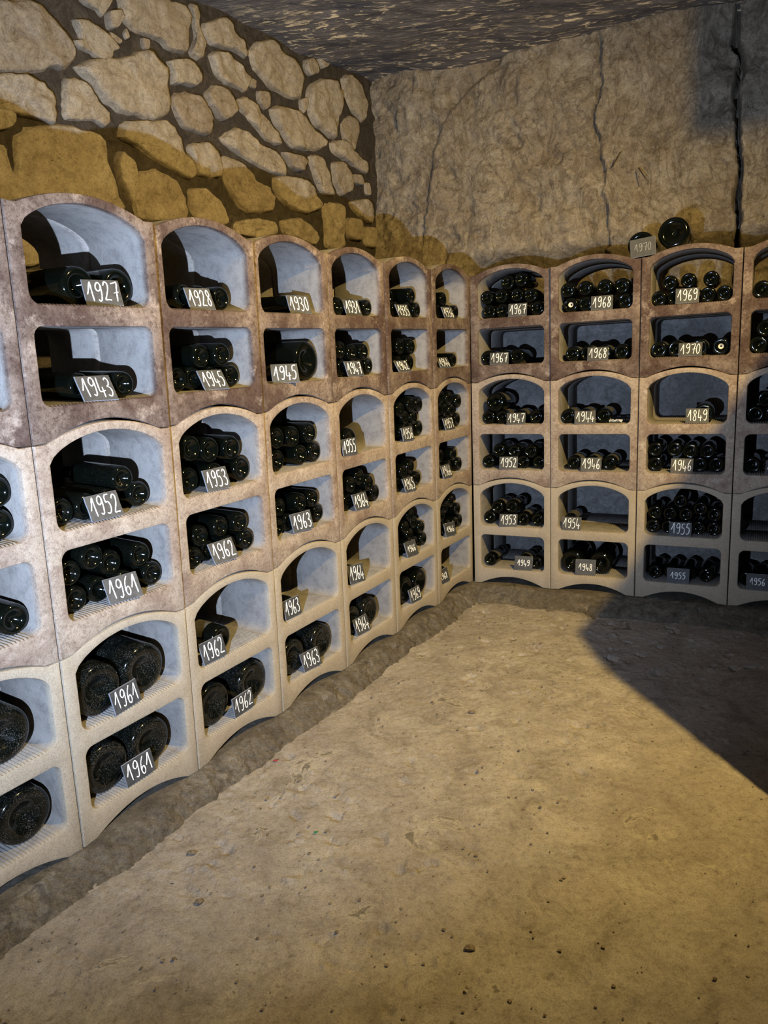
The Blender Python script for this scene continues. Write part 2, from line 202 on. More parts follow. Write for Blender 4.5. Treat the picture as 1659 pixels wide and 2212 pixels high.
# outlines of the rubble stones on the wall face: (along, height)
STONES = [
  [(0.676, 2.668), (0.818, 2.716), (0.856, 2.713), (0.899, 2.681), (0.943, 2.639), (0.983, 2.598), (0.974, 2.575), (0.913, 2.518), (0.868, 2.521), (0.819, 2.492), (0.692, 2.454), (0.62, 2.438), (0.57, 2.49), (0.6, 2.614)],
  [(0.996, 2.712), (1.057, 2.727), (1.126, 2.711), (1.194, 2.672), (1.162, 2.654), (1.145, 2.62), (1.086, 2.603), (1.056, 2.619), (0.991, 2.621), (0.984, 2.639), (1.018, 2.654)],
  [(1.032, 2.804), (1.183, 2.856), (1.165, 2.816), (1.123, 2.765), (1.104, 2.783), (1.06, 2.785)],
  [(1.155, 2.792), (1.211, 2.814), (1.225, 2.793), (1.188, 2.743), (1.152, 2.732), (1.145, 2.764)],
  [(1.162, 2.722), (1.218, 2.71), (1.204, 2.692), (1.157, 2.696)],
  [(1.244, 2.761), (1.258, 2.735), (1.238, 2.72), (1.229, 2.739)],
  [(1.328, 2.752), (1.367, 2.754), (1.355, 2.715), (1.329, 2.716)],
  [(1.252, 2.888), (1.442, 2.953), (1.593, 2.958), (1.617, 2.929), (1.589, 2.788), (1.55, 2.762), (1.465, 2.752), (1.428, 2.773), (1.312, 2.769), (1.247, 2.783), (1.236, 2.823)],
  [(1.63, 2.971), (1.669, 2.989), (1.678, 2.949), (1.663, 2.896), (1.7, 2.84), (1.667, 2.767), (1.614, 2.762), (1.604, 2.787), (1.642, 2.851), (1.637, 2.916)],
  [(1.704, 2.918), (1.771, 2.959), (1.855, 2.996), (1.893, 2.978), (1.913, 2.944), (1.969, 2.925), (1.978, 2.86), (1.919, 2.869), (1.836, 2.86), (1.74, 2.851), (1.695, 2.877)],
  [(0.99, 2.547), (1.074, 2.6), (1.246, 2.657), (1.301, 2.695), (1.353, 2.705), (1.424, 2.657), (1.441, 2.587), (1.418, 2.477), (1.325, 2.438), (1.236, 2.436), (1.162, 2.428), (1.107, 2.45), (1.037, 2.501)],
  [(0.916, 2.478), (0.983, 2.504), (1.022, 2.481), (1.06, 2.439), (1.107, 2.411), (1.102, 2.379), (1.069, 2.355), (1.016, 2.369), (0.9, 2.347)],
  [(0.563, 2.401), (0.728, 2.452), (0.812, 2.447), (0.857, 2.422), (0.854, 2.373), (0.834, 2.316), (0.771, 2.318), (0.669, 2.314), (0.547, 2.309)],
  [(0.562, 2.297), (0.66, 2.316), (0.675, 2.3), (0.656, 2.265), (0.622, 2.246), (0.551, 2.231)],
  [(0.7, 2.259), (0.757, 2.287), (0.922, 2.323), (1.05, 2.307), (1.069, 2.205), (1.107, 2.076), (1.076, 2.026), (0.667, 1.974), (0.66, 2.181), (0.674, 2.238)],
  [(0.533, 2.179), (0.596, 2.199), (0.63, 2.19), (0.635, 2.113), (0.686, 2.034), (0.61, 1.967), (0.494, 1.952)],
  [(1.465, 2.7), (1.546, 2.732), (1.589, 2.735), (1.629, 2.712), (1.645, 2.668), (1.604, 2.638), (1.545, 2.632), (1.472, 2.613), (1.471, 2.651)],
  [(1.465, 2.564), (1.555, 2.601), (1.643, 2.603), (1.684, 2.568), (1.712, 2.524), (1.695, 2.48), (1.667, 2.449), (1.606, 2.446), (1.504, 2.449), (1.475, 2.49), (1.457, 2.515)],
  [(1.734, 2.81), (1.833, 2.839), (1.913, 2.826), (1.96, 2.792), (2.0, 2.771), (1.956, 2.701), (1.897, 2.707), (1.814, 2.707), (1.755, 2.737)],
  [(1.685, 2.629), (1.747, 2.679), (1.833, 2.665), (1.868, 2.622), (1.869, 2.591), (1.79, 2.537), (1.744, 2.552), (1.702, 2.583)],
  [(2.018, 2.903), (2.108, 2.971), (2.204, 3.0), (2.258, 2.972), (2.336, 2.961), (2.416, 2.949), (2.451, 2.889), (2.407, 2.791), (2.281, 2.765), (2.156, 2.779), (2.052, 2.828)],
  [(2.058, 2.732), (2.132, 2.74), (2.135, 2.685), (2.103, 2.656), (2.052, 2.687)],
  [(2.01, 2.779), (2.055, 2.78), (2.041, 2.739), (2.005, 2.74)],
  [(1.907, 2.658), (1.979, 2.681), (2.065, 2.647), (2.15, 2.588), (2.203, 2.543), (2.199, 2.513), (2.085, 2.519), (1.966, 2.581), (1.902, 2.62)],
  [(2.161, 2.669), (2.243, 2.705), (2.406, 2.703), (2.53, 2.646), (2.613, 2.614), (2.602, 2.581), (2.495, 2.542), (2.321, 2.526), (2.227, 2.582), (2.175, 2.628)],
  [(1.771, 2.455), (1.853, 2.514), (1.958, 2.525), (2.042, 2.477), (2.173, 2.468), (2.238, 2.434), (2.23, 2.369), (2.102, 2.364), (1.94, 2.391), (1.824, 2.423)],
  [(1.161, 2.383), (1.258, 2.414), (1.42, 2.45), (1.482, 2.395), (1.501, 2.331), (1.555, 2.301), (1.547, 2.244), (1.472, 2.232), (1.366, 2.267), (1.242, 2.31), (1.153, 2.328)],
  [(1.536, 2.377), (1.646, 2.409), (1.704, 2.379), (1.738, 2.333), (1.722, 2.278), (1.64, 2.259), (1.564, 2.262), (1.541, 2.308)],
  [(1.758, 2.363), (1.851, 2.375), (1.951, 2.338), (1.982, 2.299), (2.091, 2.282), (2.114, 2.24), (2.097, 2.179), (1.906, 2.138), (1.809, 2.196), (1.755, 2.284)],
  [(2.137, 2.336), (2.24, 2.364), (2.386, 2.364), (2.492, 2.332), (2.528, 2.249), (2.386, 2.193), (2.221, 2.22), (2.147, 2.268)],
  [(2.5, 2.855), (2.609, 2.925), (2.777, 2.963), (2.818, 2.898), (2.781, 2.788), (2.716, 2.648), (2.601, 2.674), (2.523, 2.681), (2.483, 2.768)],
  [(2.854, 2.995), (2.935, 3.042), (3.036, 3.017), (3.095, 2.94), (3.102, 2.875), (3.04, 2.808), (2.914, 2.857), (2.858, 2.92)],
  [(2.787, 2.739), (2.882, 2.802), (2.985, 2.795), (2.992, 2.731), (2.927, 2.625), (2.817, 2.668)],
  [(2.688, 2.617), (2.79, 2.65), (2.912, 2.609), (3.041, 2.566), (3.035, 2.51), (2.878, 2.537), (2.707, 2.57)],
  [(2.468, 2.5), (2.583, 2.522), (2.631, 2.429), (2.667, 2.333), (2.56, 2.33), (2.501, 2.408)],
  [(2.687, 2.503), (2.776, 2.531), (2.869, 2.456), (2.862, 2.388), (2.755, 2.345), (2.689, 2.413)],
  [(2.885, 2.478), (2.951, 2.483), (2.986, 2.434), (2.893, 2.433)],
  [(3.029, 2.455), (3.086, 2.463), (3.093, 2.395), (3.037, 2.394)],
  [(2.854, 2.32), (3.019, 2.357), (3.097, 2.298), (3.075, 2.224), (2.978, 2.234), (2.876, 2.282)],
  [(2.485, 2.992), (2.553, 3.017), (2.602, 2.965), (2.52, 2.925), (2.479, 2.943)],
  [(2.59, 3.051), (2.706, 3.066), (2.701, 3.028), (2.639, 2.993)],
  [(2.405, 2.773), (2.461, 2.798), (2.455, 2.749), (2.418, 2.711)],
  [(1.211, 2.193), (1.334, 2.238), (1.44, 2.212), (1.478, 2.128), (1.468, 2.056), (1.223, 2.021), (1.178, 2.058)],
  [(1.508, 2.183), (1.617, 2.204), (1.705, 2.16), (1.743, 2.079), (1.706, 2.053), (1.521, 2.068)],
  [(1.801, 2.075), (1.938, 2.114), (2.108, 2.117), (2.121, 2.065), (1.963, 2.025), (1.803, 2.026)],
  [(2.179, 2.131), (2.339, 2.163), (2.487, 2.098), (2.456, 2.038), (2.325, 2.05), (2.182, 2.072)],
  [(2.563, 2.254), (2.749, 2.292), (2.759, 2.161), (2.734, 2.051), (2.573, 2.042)],
  [(2.804, 2.219), (2.95, 2.223), (2.938, 2.111), (2.805, 2.112)],
  [(2.987, 2.186), (3.101, 2.199), (3.103, 2.085), (3.004, 2.09)],
  [(2.234, 2.48), (2.422, 2.479), (2.37, 2.41), (2.287, 2.42)],
  [(0.585, 1.924), (0.721, 1.956), (0.751, 1.901), (0.727, 1.815), (0.578, 1.779), (0.553, 1.841)],
  [(1.138, 2.271), (1.193, 2.236), (1.191, 2.181), (1.156, 2.074), (1.127, 2.125), (1.108, 2.23)],
]

# (along, height in block, radius, depth, label)
TOPPERS = [(0.138, 0.6835, 0.072, 0.05, 'big dark bottle lying on the arch atop the rock-wall rack'),
           (-0.012, 0.6425, 0.064, 0.05, 'dark magnum behind the faint slate card atop the rock-wall rack')]
TOPCARD = (0.007, 0.5835, -0.010, 0.0, 0.22, 0.118, 0.09)
FLOOR_PTS = [(-0.259, 1.966), (-0.437, 2.385), (0.306, 2.667), (-0.617, 1.90), (-0.549, 1.699), (0.149, 1.496)]
FLOOR_LABELS = ['small grey pebble lying mid-floor towards the corner', 'mauve stone chip nearest the rubble-wall kerb', 'dark cracked chip on the floor in front of the camera side', 'dark pebble closest to the viewer']
SPIKES = [((1.390, 4.430, 2.376), (1.413, 4.355, 2.436)), ((1.527, 4.390, 2.356), (1.540, 4.315, 2.285))]
SL = [Vector(p) for p in SEAMS_RUBBLE]
SR = [Vector(p) for p in SEAMS_ROCK]
DL = (SL[6] - SL[0]).normalized(); NL = Vector((DL.y, -DL.x))
DR = (SR[3] - SR[0]).normalized(); NR = Vector((DR.y, -DR.x))
OFF_L, OFF_R = 0.82, 0.55            # wall faces behind the fronts of the racks
def corner(a, b):
    A = np.array([[NL.x, NL.y], [NR.x, NR.y]])
    v = np.linalg.solve(A, [NL.dot(SL[0]) - a, NR.dot(SR[0]) - b])
    return Vector((v[0], v[1]))
def frame(rack, k):
    """Local frame of a column of blocks: x along the wall, y into the block, z up."""
    S = SL if rack == 0 else SR
    n = len(S) - 1
    if k < 0: a, b = S[0] * 2 - S[1], S[0]
    elif k >= n: a, b = S[n], S[n] * 2 - S[n - 1]
    else: a, b = S[k], S[k + 1]
    i = min(max(k, 0), n - 1) + (0 if rack == 0 else 7)
    t = (LEAN[i] + LEAN[i + 1]) / 2
    d = b - a
    return Matrix.Translation((a.x, a.y, Z0)) @ Matrix.Rotation(math.atan2(d.y, d.x), 4, 'Z') @ Matrix.Rotation(-t, 4, 'X')

# ------------------------------------------------------------------ noise
def _hash(ix, iy, seed):
    h = (ix.astype(np.int64) * 374761393 + iy.astype(np.int64) * 668265263 + seed * 1442695041) & 0x7fffffff
    h = ((h ^ (h >> 13)) * 1274126177) & 0x7fffffff
    return ((h ^ (h >> 16)) & 0xffff) / 65535.0
def vnoise(x, y, seed=0):
    ix, iy = np.floor(x), np.floor(y)
    fx, fy = x - ix, y - iy
    fx, fy = fx * fx * fx * (fx * (fx * 6 - 15) + 10), fy * fy * fy * (fy * (fy * 6 - 15) + 10)
    ix, iy = ix.astype(np.int64), iy.astype(np.int64)
    a, b = _hash(ix, iy, seed), _hash(ix + 1, iy, seed)
    c, d = _hash(ix, iy + 1, seed), _hash(ix + 1, iy + 1, seed)
    return (a * (1 - fx) + b * fx) * (1 - fy) + (c * (1 - fx) + d * fx) * fy - 0.5
def fbm(x, y, octs=5, seed=0, gain=0.5):
    v, a, tot = 0.0, 1.0, 0.0
    for o in range(octs):
        v = v + a * vnoise(x * 2 ** o + 13.7 * o, y * 2 ** o - 7.3 * o, seed + o)
        tot += a; a *= gain
    return v / tot * 1.6
def seg_dist(x, y, pts):
    """Distance to a polyline and the signed side (left positive)."""
    best = np.full(x.shape, 1e9); side = np.zeros(x.shape)
    for (ax, ay), (bx, by) in zip(pts, pts[1:]):
        dx, dy = bx - ax, by - ay
        t = np.clip(((x - ax) * dx + (y - ay) * dy) / (dx * dx + dy * dy), 0, 1)
        d = np.hypot(x - ax - t * dx, y - ay - t * dy)
        sd = np.sign(dx * (y - ay) - dy * (x - ax))
        m_ = d < best
        best = np.where(m_, d, best); side = np.where(m_, sd, side)
    return best, side

# ------------------------------------------------------------------ material helpers
def new_mat(name):
    mt = bpy.data.materials.new(name); mt.use_nodes = True
    nt = mt.node_tree
    b = nt.nodes['Principled BSDF']
    return mt, nt, b
def N(nt, kind, **kw):
    n = nt.nodes.new(kind)
    for k, v in kw.items():
        if k.startswith('_'): setattr(n, k[1:], v)
        else: n.inputs[k.replace('__', ' ')].default_value = v
    return n
def ramp(nt, fac, stops):
    n = nt.nodes.new('ShaderNodeValToRGB')
    e = n.color_ramp.elements
    while len(e) < len(stops): e.new(0.5)
    for el, (p, c) in zip(e, stops):
        el.position = p; el.color = (*c, 1) if len(c) == 3 else c
    nt.links.new(fac, n.inputs[0])
    return n.outputs[0]
def mixc(nt, fac, a, b, mode='MIX'):
    n = nt.nodes.new('ShaderNodeMix'); n.data_type = 'RGBA'; n.blend_type = mode
    for s, v in ((0, fac), (6, a), (7, b)):
        if hasattr(v, 'is_linked') or isinstance(v, bpy.types.NodeSocket): nt.links.new(v, n.inputs[s])
        else: n.inputs[s].default_value = v if s == 0 else ((*v, 1) if len(v) == 3 else v)
    return n.outputs[2]
def coords(nt, per_object=True, scale=(1, 1, 1)):
    tc = nt.nodes.new('ShaderNodeTexCoord')
    mp = nt.nodes.new('ShaderNodeMapping')
    nt.links.new(tc.outputs['Object'], mp.inputs['Vector'])
    mp.inputs['Scale'].default_value = scale
    oi = nt.nodes.new('ShaderNodeObjectInfo')
    if per_object:
        mu = nt.nodes.new('ShaderNodeMath'); mu.operation = 'MULTIPLY'; mu.inputs[1].default_value = 37.0
        nt.links.new(oi.outputs['Random'], mu.inputs[0])
        cb = nt.nodes.new('ShaderNodeCombineXYZ')
        for i in range(3): nt.links.new(mu.outputs[0], cb.inputs[i])
        nt.links.new(cb.outputs[0], mp.inputs['Location'])
    return mp.outputs[0], oi
def noise(nt, vec, scale, detail=4, rough=0.55, dist=0.0):
    n = nt.nodes.new('ShaderNodeTexNoise')
    nt.links.new(vec, n.inputs['Vector'])
    n.inputs['Scale'].default_value = scale; n.inputs['Detail'].default_value = detail
    n.inputs['Roughness'].default_value = rough; n.inputs['Distortion'].default_value = dist
    return n.outputs['Fac']
def bump(nt, bsdf, h, strength, dist, prev=None):
    n = nt.nodes.new('ShaderNodeBump')
    n.inputs['Strength'].default_value = strength; n.inputs['Distance'].default_value = dist
    nt.links.new(h, n.inputs['Height'])
    if prev is not None: nt.links.new(prev, n.inputs['Normal'])
    nt.links.new(n.outputs[0], bsdf.inputs['Normal'])
    return n.outputs[0]
def flat(name, col, rough=0.6, metal=0.0):
    mt, nt, b = new_mat(name)
    b.inputs['Base Color'].default_value = (*col, 1)
    b.inputs['Roughness'].default_value = rough; b.inputs['Metallic'].default_value = metal
    return mt

def rack_mat(name, base, stain, pale, lo, hi, spot):
    mt, nt, b = new_mat(name)
    v, oi = coords(nt)
    big = noise(nt, v, 5.0, 6, 0.62, 0.5)
    mid = noise(nt, v, 24.0, 8, 0.72, 0.2)
    spk = noise(nt, v, 95.0, 5, 0.75)
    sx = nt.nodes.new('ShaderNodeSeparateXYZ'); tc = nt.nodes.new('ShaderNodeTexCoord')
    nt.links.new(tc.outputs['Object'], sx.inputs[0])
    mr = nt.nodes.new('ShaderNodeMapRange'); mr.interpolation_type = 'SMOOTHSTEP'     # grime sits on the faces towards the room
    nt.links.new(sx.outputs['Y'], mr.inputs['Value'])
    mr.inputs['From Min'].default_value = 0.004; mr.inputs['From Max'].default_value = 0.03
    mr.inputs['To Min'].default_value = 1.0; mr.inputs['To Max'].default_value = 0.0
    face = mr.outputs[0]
    fine = noise(nt, v, 420.0, 3, 0.7)
    c = mixc(nt, ramp(nt, big, [(lo, (0, 0, 0)), (hi, (1, 1, 1))]), base, stain)
    c = mixc(nt, ramp(nt, mid, [(0.48, (0, 0, 0)), (0.66, (spot,) * 3)]), c, stain)
    c = mixc(nt, ramp(nt, noise(nt, v, 11.0, 7, 0.72), [(0.56, (0, 0, 0)), (0.72, (0.85,) * 3)]), c, pale)
    c = mixc(nt, spot, c, ramp(nt, spk, [(0.36, (0.40, 0.34, 0.30)), (0.50, (0.90, 0.88, 0.86)), (0.64, (1, 1, 1))]), 'MULTIPLY')
    c = mixc(nt, 0.75, c, ramp(nt, fine, [(0.32, (0.42, 0.40, 0.37)), (0.5, (0.88,) * 3), (0.68, (1, 1, 1))]), 'MULTIPLY')
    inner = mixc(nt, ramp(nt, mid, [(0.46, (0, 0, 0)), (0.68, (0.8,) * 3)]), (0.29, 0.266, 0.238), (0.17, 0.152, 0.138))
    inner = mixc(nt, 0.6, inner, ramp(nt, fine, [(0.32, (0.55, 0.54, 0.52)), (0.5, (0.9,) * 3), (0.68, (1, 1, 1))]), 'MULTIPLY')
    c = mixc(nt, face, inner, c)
    nt.links.new(c, b.inputs['Base Color'])
    b.inputs['Roughness'].default_value = 0.9
    b.inputs['Specular IOR Level'].default_value = 0.2
    n1 = bump(nt, b, fine, 0.6, 0.002)
    n2 = bump(nt, b, spk, 0.45, 0.003, n1)
    bump(nt, b, mid, 0.35, 0.005, n2)
    return mt
M_RACK = [
    rack_mat('pale_cast_stone', (0.42, 0.355, 0.265), (0.36, 0.295, 0.215), (0.48, 0.41, 0.315), 0.50, 0.75, 0.2),
    rack_mat('weathered_cast_stone', (0.41, 0.333, 0.258), (0.235, 0.165, 0.126), (0.58, 0.49, 0.405), 0.47, 0.68, 0.6),
    rack_mat('stained_cast_stone', (0.265, 0.205, 0.165), (0.095, 0.06, 0.047), (0.47, 0.38, 0.31), 0.36, 0.60, 0.8),
]
M_REAR = rack_mat('grey_cast_stone', (0.40, 0.36, 0.31), (0.28, 0.235, 0.20), (0.52, 0.47, 0.42), 0.45, 0.7, 0.5)

def glass_mat(name, dust):
    mt, nt, b = new_mat(name)
    v, oi = coords(nt)
    sp = noise(nt, v, 330.0, 3, 0.7)
    cl = noise(nt, v, 22.0, 5, 0.65, 0.8)
    fac = mixc(nt, 1.0, ramp(nt, sp, [(0.56 - 0.05 * dust, (0, 0, 0)), (0.72, (1, 1, 1))]), ramp(nt, cl, [(0.38, (0.05,) * 3), (0.7, (1, 1, 1))]), 'MULTIPLY')
    c = mixc(nt, fac, (0.0018, 0.0026, 0.0018), (0.30 * dust, 0.28 * dust, 0.25 * dust))
    nt.links.new(c, b.inputs['Base Color'])
    rr = ramp(nt, cl, [(0.35, (0.07,) * 3), (0.75, (0.10 + 0.16 * dust,) * 3)])
    nt.links.new(rr, b.inputs['Roughness'])
    b.inputs['IOR'].default_value = 1.5
    b.inputs['Specular IOR Level'].default_value = 0.4
    return mt
M_GLASS = glass_mat('dark_green_glass', 0.012)
M_FILM = glass_mat('filmy_dark_glass', 0.10)
M_DUSTY = glass_mat('dusty_dark_glass', 0.55)
M_LABEL = None
def label_mat():
    mt, nt, b = new_mat('mouldy_label')
    v, oi = coords(nt)
    f_ = noise(nt, v, 30.0, 5, 0.7)
    nt.links.new(ramp(nt, f_, [(0.3, (0.03, 0.027, 0.021)), (0.7, (0.085, 0.075, 0.055))]), b.inputs['Base Color'])
    b.inputs['Roughness'].default_value = 0.8
    return mt
M_LABEL = label_mat()
M_CAPSULE = flat('dark_capsule', (0.02, 0.012, 0.01), 0.5)
M_STICKER = flat('pale_sticker', (0.72, 0.66, 0.55), 0.7)
def slate_mat():
    mt, nt, b = new_mat('chalky_slate')
    v, oi = coords(nt)
    f1 = noise(nt, v, 35.0, 5, 0.65, 1.0)
    f2 = noise(nt, v, 300.0, 3, 0.6)
    c = ramp(nt, f1, [(0.3, (0.030, 0.031, 0.034)), (0.75, (0.075, 0.075, 0.073))])
    c = mixc(nt, 0.35, c, ramp(nt, f2, [(0.3, (0.4,) * 3), (0.7, (1,) * 3)]), 'MULTIPLY')
    nt.links.new(c, b.inputs['Base Color'])
    b.inputs['Roughness'].default_value = 0.62
    bump(nt, b, f2, 0.2, 0.001)
    return mt
M_SLATE = slate_mat()
M_SLATE_EDGE = flat('slate_edge', (0.20, 0.21, 0.24), 0.6)
def chalk_mat():
    mt, nt, b = new_mat('chalk')
    v, oi = coords(nt)
    f_ = noise(nt, v, 420.0, 2, 0.6)
    nt.links.new(ramp(nt, f_, [(0.30, (0.62, 0.62, 0.60)), (0.5, (0.95, 0.95, 0.93))]), b.inputs['Base Color'])
    b.inputs['Roughness'].default_value = 0.9
    return mt
M_CHALK = chalk_mat()

def stone_mat(name, cols, per_object=True, bscale=1.0, veins=0.0):
    mt, nt, b = new_mat(name)
    v, oi = coords(nt, per_object)
    big = noise(nt, v, 3.2, 6, 0.62, 0.6)
    mid = noise(nt, v, 14.0, 10, 0.74, 0.9)
    grain = noise(nt, v, 55.0, 8, 0.75, 0.4)
    fine = noise(nt, v, 240.0, 4, 0.7)
    c = ramp(nt, mid, [(0.30, cols[0]), (0.48, cols[1]), (0.68, cols[2])])
    c = mixc(nt, ramp(nt, big, [(0.42, (0, 0, 0)), (0.66, (0.7,) * 3)]), c, cols[3])
    c = mixc(nt, 0.7, c, ramp(nt, grain, [(0.32, (0.30, 0.27, 0.24)), (0.46, (0.82, 0.80, 0.78)), (0.62, (1, 1, 1))]), 'MULTIPLY')
    c = mixc(nt, 0.6, c, ramp(nt, fine, [(0.30, (0.38,) * 3), (0.55, (1,) * 3)]), 'MULTIPLY')
    if veins:
        mp = nt.nodes.new('ShaderNodeMapping'); nt.links.new(v, mp.inputs['Vector'])
        mp.inputs['Rotation'].default_value = (0.5, 0.4, 0.3); mp.inputs['Scale'].default_value = (1.0, 1.0, 0.55)
        w = noise(nt, mp.outputs[0], 4.5, 9, 0.66, 1.6)
        line = ramp(nt, w, [(0.470, (1, 1, 1)), (0.493, (0.30, 0.25, 0.2)), (0.50, (0.25, 0.2, 0.16)), (0.507, (0.32, 0.27, 0.2)), (0.535, (1, 1, 1))])
        c = mixc(nt, veins, c, line, 'MULTIPLY')
    if per_object:
        c = mixc(nt, 0.55, c, ramp(nt, oi.outputs['Random'], [(0, (0.55, 0.48, 0.42)), (0.4, (0.9, 0.86, 0.8)), (1, (1, 1, 1))]), 'MULTIPLY')
    nt.links.new(c, b.inputs['Base Color'])
    b.inputs['Roughness'].default_value = 0.93
    b.inputs['Specular IOR Level'].default_value = 0.15
    n1 = bump(nt, b, mid, 0.9 * bscale, 0.035)
    n2 = bump(nt, b, grain, 0.8 * bscale, 0.012, n1)
    n3 = bump(nt, b, fine, 0.6 * bscale, 0.003, n2)
    if veins: bump(nt, b, line, 0.5, 0.02, n3)
    return mt
M_STONE = stone_mat('limestone_rubble', [(0.30, 0.235, 0.165), (0.56, 0.47, 0.35), (0.74, 0.645, 0.50), (0.56, 0.465, 0.335)])
M_ROCK = stone_mat('quarried_limestone', [(0.23, 0.175, 0.12), (0.50, 0.415, 0.305), (0.72, 0.62, 0.475), (0.43, 0.335, 0.225)], False, 1.25, 0.3)
M_MORTAR = stone_mat('dark_mortar', [(0.040, 0.032, 0.025), (0.075, 0.061, 0.048), (0.13, 0.108, 0.084), (0.06, 0.05, 0.04)], False, 0.8)
M_KERB = stone_mat('grey_cement_kerb', [(0.12, 0.10, 0.077), (0.31, 0.268, 0.208), (0.56, 0.49, 0.385), (0.25, 0.21, 0.16)], False, 1.6)
M_PLASTER = stone_mat('grey_cement_backing', [(0.11, 0.103, 0.096), (0.20, 0.19, 0.18), (0.31, 0.295, 0.28), (0.12, 0.114, 0.107)], False, 0.35)

def ceiling_mat():
    mt, nt, b = new_mat('dark_rock_ceiling_lit_flecks')
    v, oi = coords(nt, False)
    mp = nt.nodes.new('ShaderNodeMapping'); nt.links.new(v, mp.inputs['Vector'])
    mp.inputs['Rotation'].default_value = (0, 0, math.radians(8)); mp.inputs['Scale'].default_value = (0.32, 1.0, 1.0)
    w = mp.outputs[0]
    st = noise(nt, w, 38.0, 6, 0.62, 0.6)
    big = noise(nt, v, 2.2, 4, 0.6)
    mid = noise(nt, w, 14.0, 6, 0.65)
    c = ramp(nt, mid, [(0.3, (0.075, 0.062, 0.052)), (0.7, (0.19, 0.16, 0.135))])
    fl = mixc(nt, 1.0, ramp(nt, st, [(0.55, (0, 0, 0)), (0.60, (1, 1, 1))]), ramp(nt, big, [(0.40, (0.15,) * 3), (0.54, (1, 1, 1))]), 'MULTIPLY')
    c = mixc(nt, fl, c, (0.80, 0.62, 0.36))  # painted flecks stand in for ridges catching the grazing light
    nt.links.new(c, b.inputs['Base Color'])
    b.inputs['Roughness'].default_value = 0.9
    n1 = bump(nt, b, st, 0.7, 0.012)
    bump(nt, b, mid, 0.6, 0.03, n1)
    return mt
M_CEIL = ceiling_mat()

def floor_mat():
    mt, nt, b = new_mat('worn_screed_floor')
    v, oi = coords(nt, False)
    big = noise(nt, v, 1.6, 7, 0.62, 0.6)
    mid = noise(nt, v, 6.5, 10, 0.72, 0.6)
    pat = noise(nt, v, 4.2, 8, 0.66, 0.8)
    grit = noise(nt, v, 48.0, 8, 0.78)
    fine = noise(nt, v, 230.0, 5, 0.75)
    dots = noise(nt, v, 30.0, 3, 0.6)
    c = ramp(nt, mid, [(0.30, (0.28, 0.24, 0.195)), (0.48, (0.50, 0.44, 0.37)), (0.68, (0.67, 0.60, 0.51))])
    c = mixc(nt, ramp(nt, big, [(0.42, (0, 0, 0)), (0.64, (0.6,) * 3)]), c, (0.40, 0.34, 0.285))
    c = mixc(nt, ramp(nt, pat, [(0.605, (0, 0, 0)), (0.622, (0.6,) * 3), (0.64, (0, 0, 0))]), c, (0.68, 0.61, 0.46))
    c = mixc(nt, ramp(nt, pat, [(0.635, (0, 0, 0)), (0.655, (0.75,) * 3)]), c, (0.20, 0.175, 0.13))
    c = mixc(nt, 0.75, c, ramp(nt, grit, [(0.32, (0.42, 0.39, 0.35)), (0.47, (0.86, 0.85, 0.83)), (0.62, (1, 1, 1))]), 'MULTIPLY')
    c = mixc(nt, 0.7, c, ramp(nt, fine, [(0.30, (0.42,) * 3), (0.55, (1,) * 3)]), 'MULTIPLY')
    c = mixc(nt, ramp(nt, dots, [(0.715, (0, 0, 0)), (0.735, (0.85,) * 3)]), c, (0.07, 0.055, 0.04))
    nt.links.new(c, b.inputs['Base Color'])
    b.inputs['Roughness'].default_value = 0.88
    b.inputs['Specular IOR Level'].default_value = 0.2
    n1 = bump(nt, b, mid, 0.8, 0.025)
    n2 = bump(nt, b, grit, 0.7, 0.010, n1)
    bump(nt, b, fine, 0.6, 0.003, n2)
    return mt
M_FLOOR = floor_mat()
M_PEBBLE = stone_mat('floor_grit', [(0.10, 0.08, 0.06), (0.26, 0.21, 0.15), (0.5, 0.42, 0.31), (0.2, 0.16, 0.12)], False, 0.5)
M_IRON = flat('rusty_iron', (0.055, 0.035, 0.025), 0.75, 0.3)
M_SHARD = flat('green_shard', (0.01, 0.16, 0.06), 0.15)
M_SCRAP = flat('red_scrap', (0.28, 0.02, 0.02), 0.5)
M_PAPER = flat('crumpled_label_paper', (0.52, 0.53, 0.56), 0.8)

# ------------------------------------------------------------------ object helpers
def mesh_from(name, verts, faces, mats=(), smooth=None):
    me = bpy.data.meshes.new(name)
    me.from_pydata([tuple(v) for v in verts], [], faces)
    for mt in mats: me.materials.append(mt)
    if smooth is not None:
        me.polygons.foreach_set('use_smooth', [True] * len(me.polygons))
        if smooth < 179: me.set_sharp_from_angle(angle=math.radians(smooth))
    me.update()
    return me
def link(name, me, mat4=None, parent=None):
    o = bpy.data.objects.new(name, me); COL.objects.link(o)
    if parent is not None: o.parent = parent
    if mat4 is not None: o.matrix_local = mat4
    return o
def tag(o, label=None, cat=None, group=None, kind=None):
    if label: o['label'] = label
    if cat: o['category'] = cat
    if group: o['group'] = group
    if kind: o['kind'] = kind
    return o
def grid_mesh(name, P, mats, smooth=True):
    ny, nx = P.shape[:2]
    idx = np.arange(nx * ny).reshape(ny, nx)
    q = np.stack([idx[:-1, :-1], idx[:-1, 1:], idx[1:, 1:], idx[1:, :-1]], -1).reshape(-1, 4)
    me = bpy.data.meshes.new(name)
    me.vertices.add(nx * ny); me.vertices.foreach_set('co', P.reshape(-1).astype(np.float32))
    me.loops.add(q.size); me.loops.foreach_set('vertex_index', q.reshape(-1).astype(np.int32))
    me.polygons.add(len(q)); me.polygons.foreach_set('loop_start', np.arange(0, q.size, 4, dtype=np.int32))
    me.update(calc_edges=True)
    if smooth: me.polygons.foreach_set('use_smooth', [True] * len(q))
    for mt in mats: me.materials.append(mt)
    me.validate()
    return me

# ------------------------------------------------------------------ the setting
CEIL_Z = 1.66 + CAM_Z
C0 = corner(OFF_L, OFF_R)
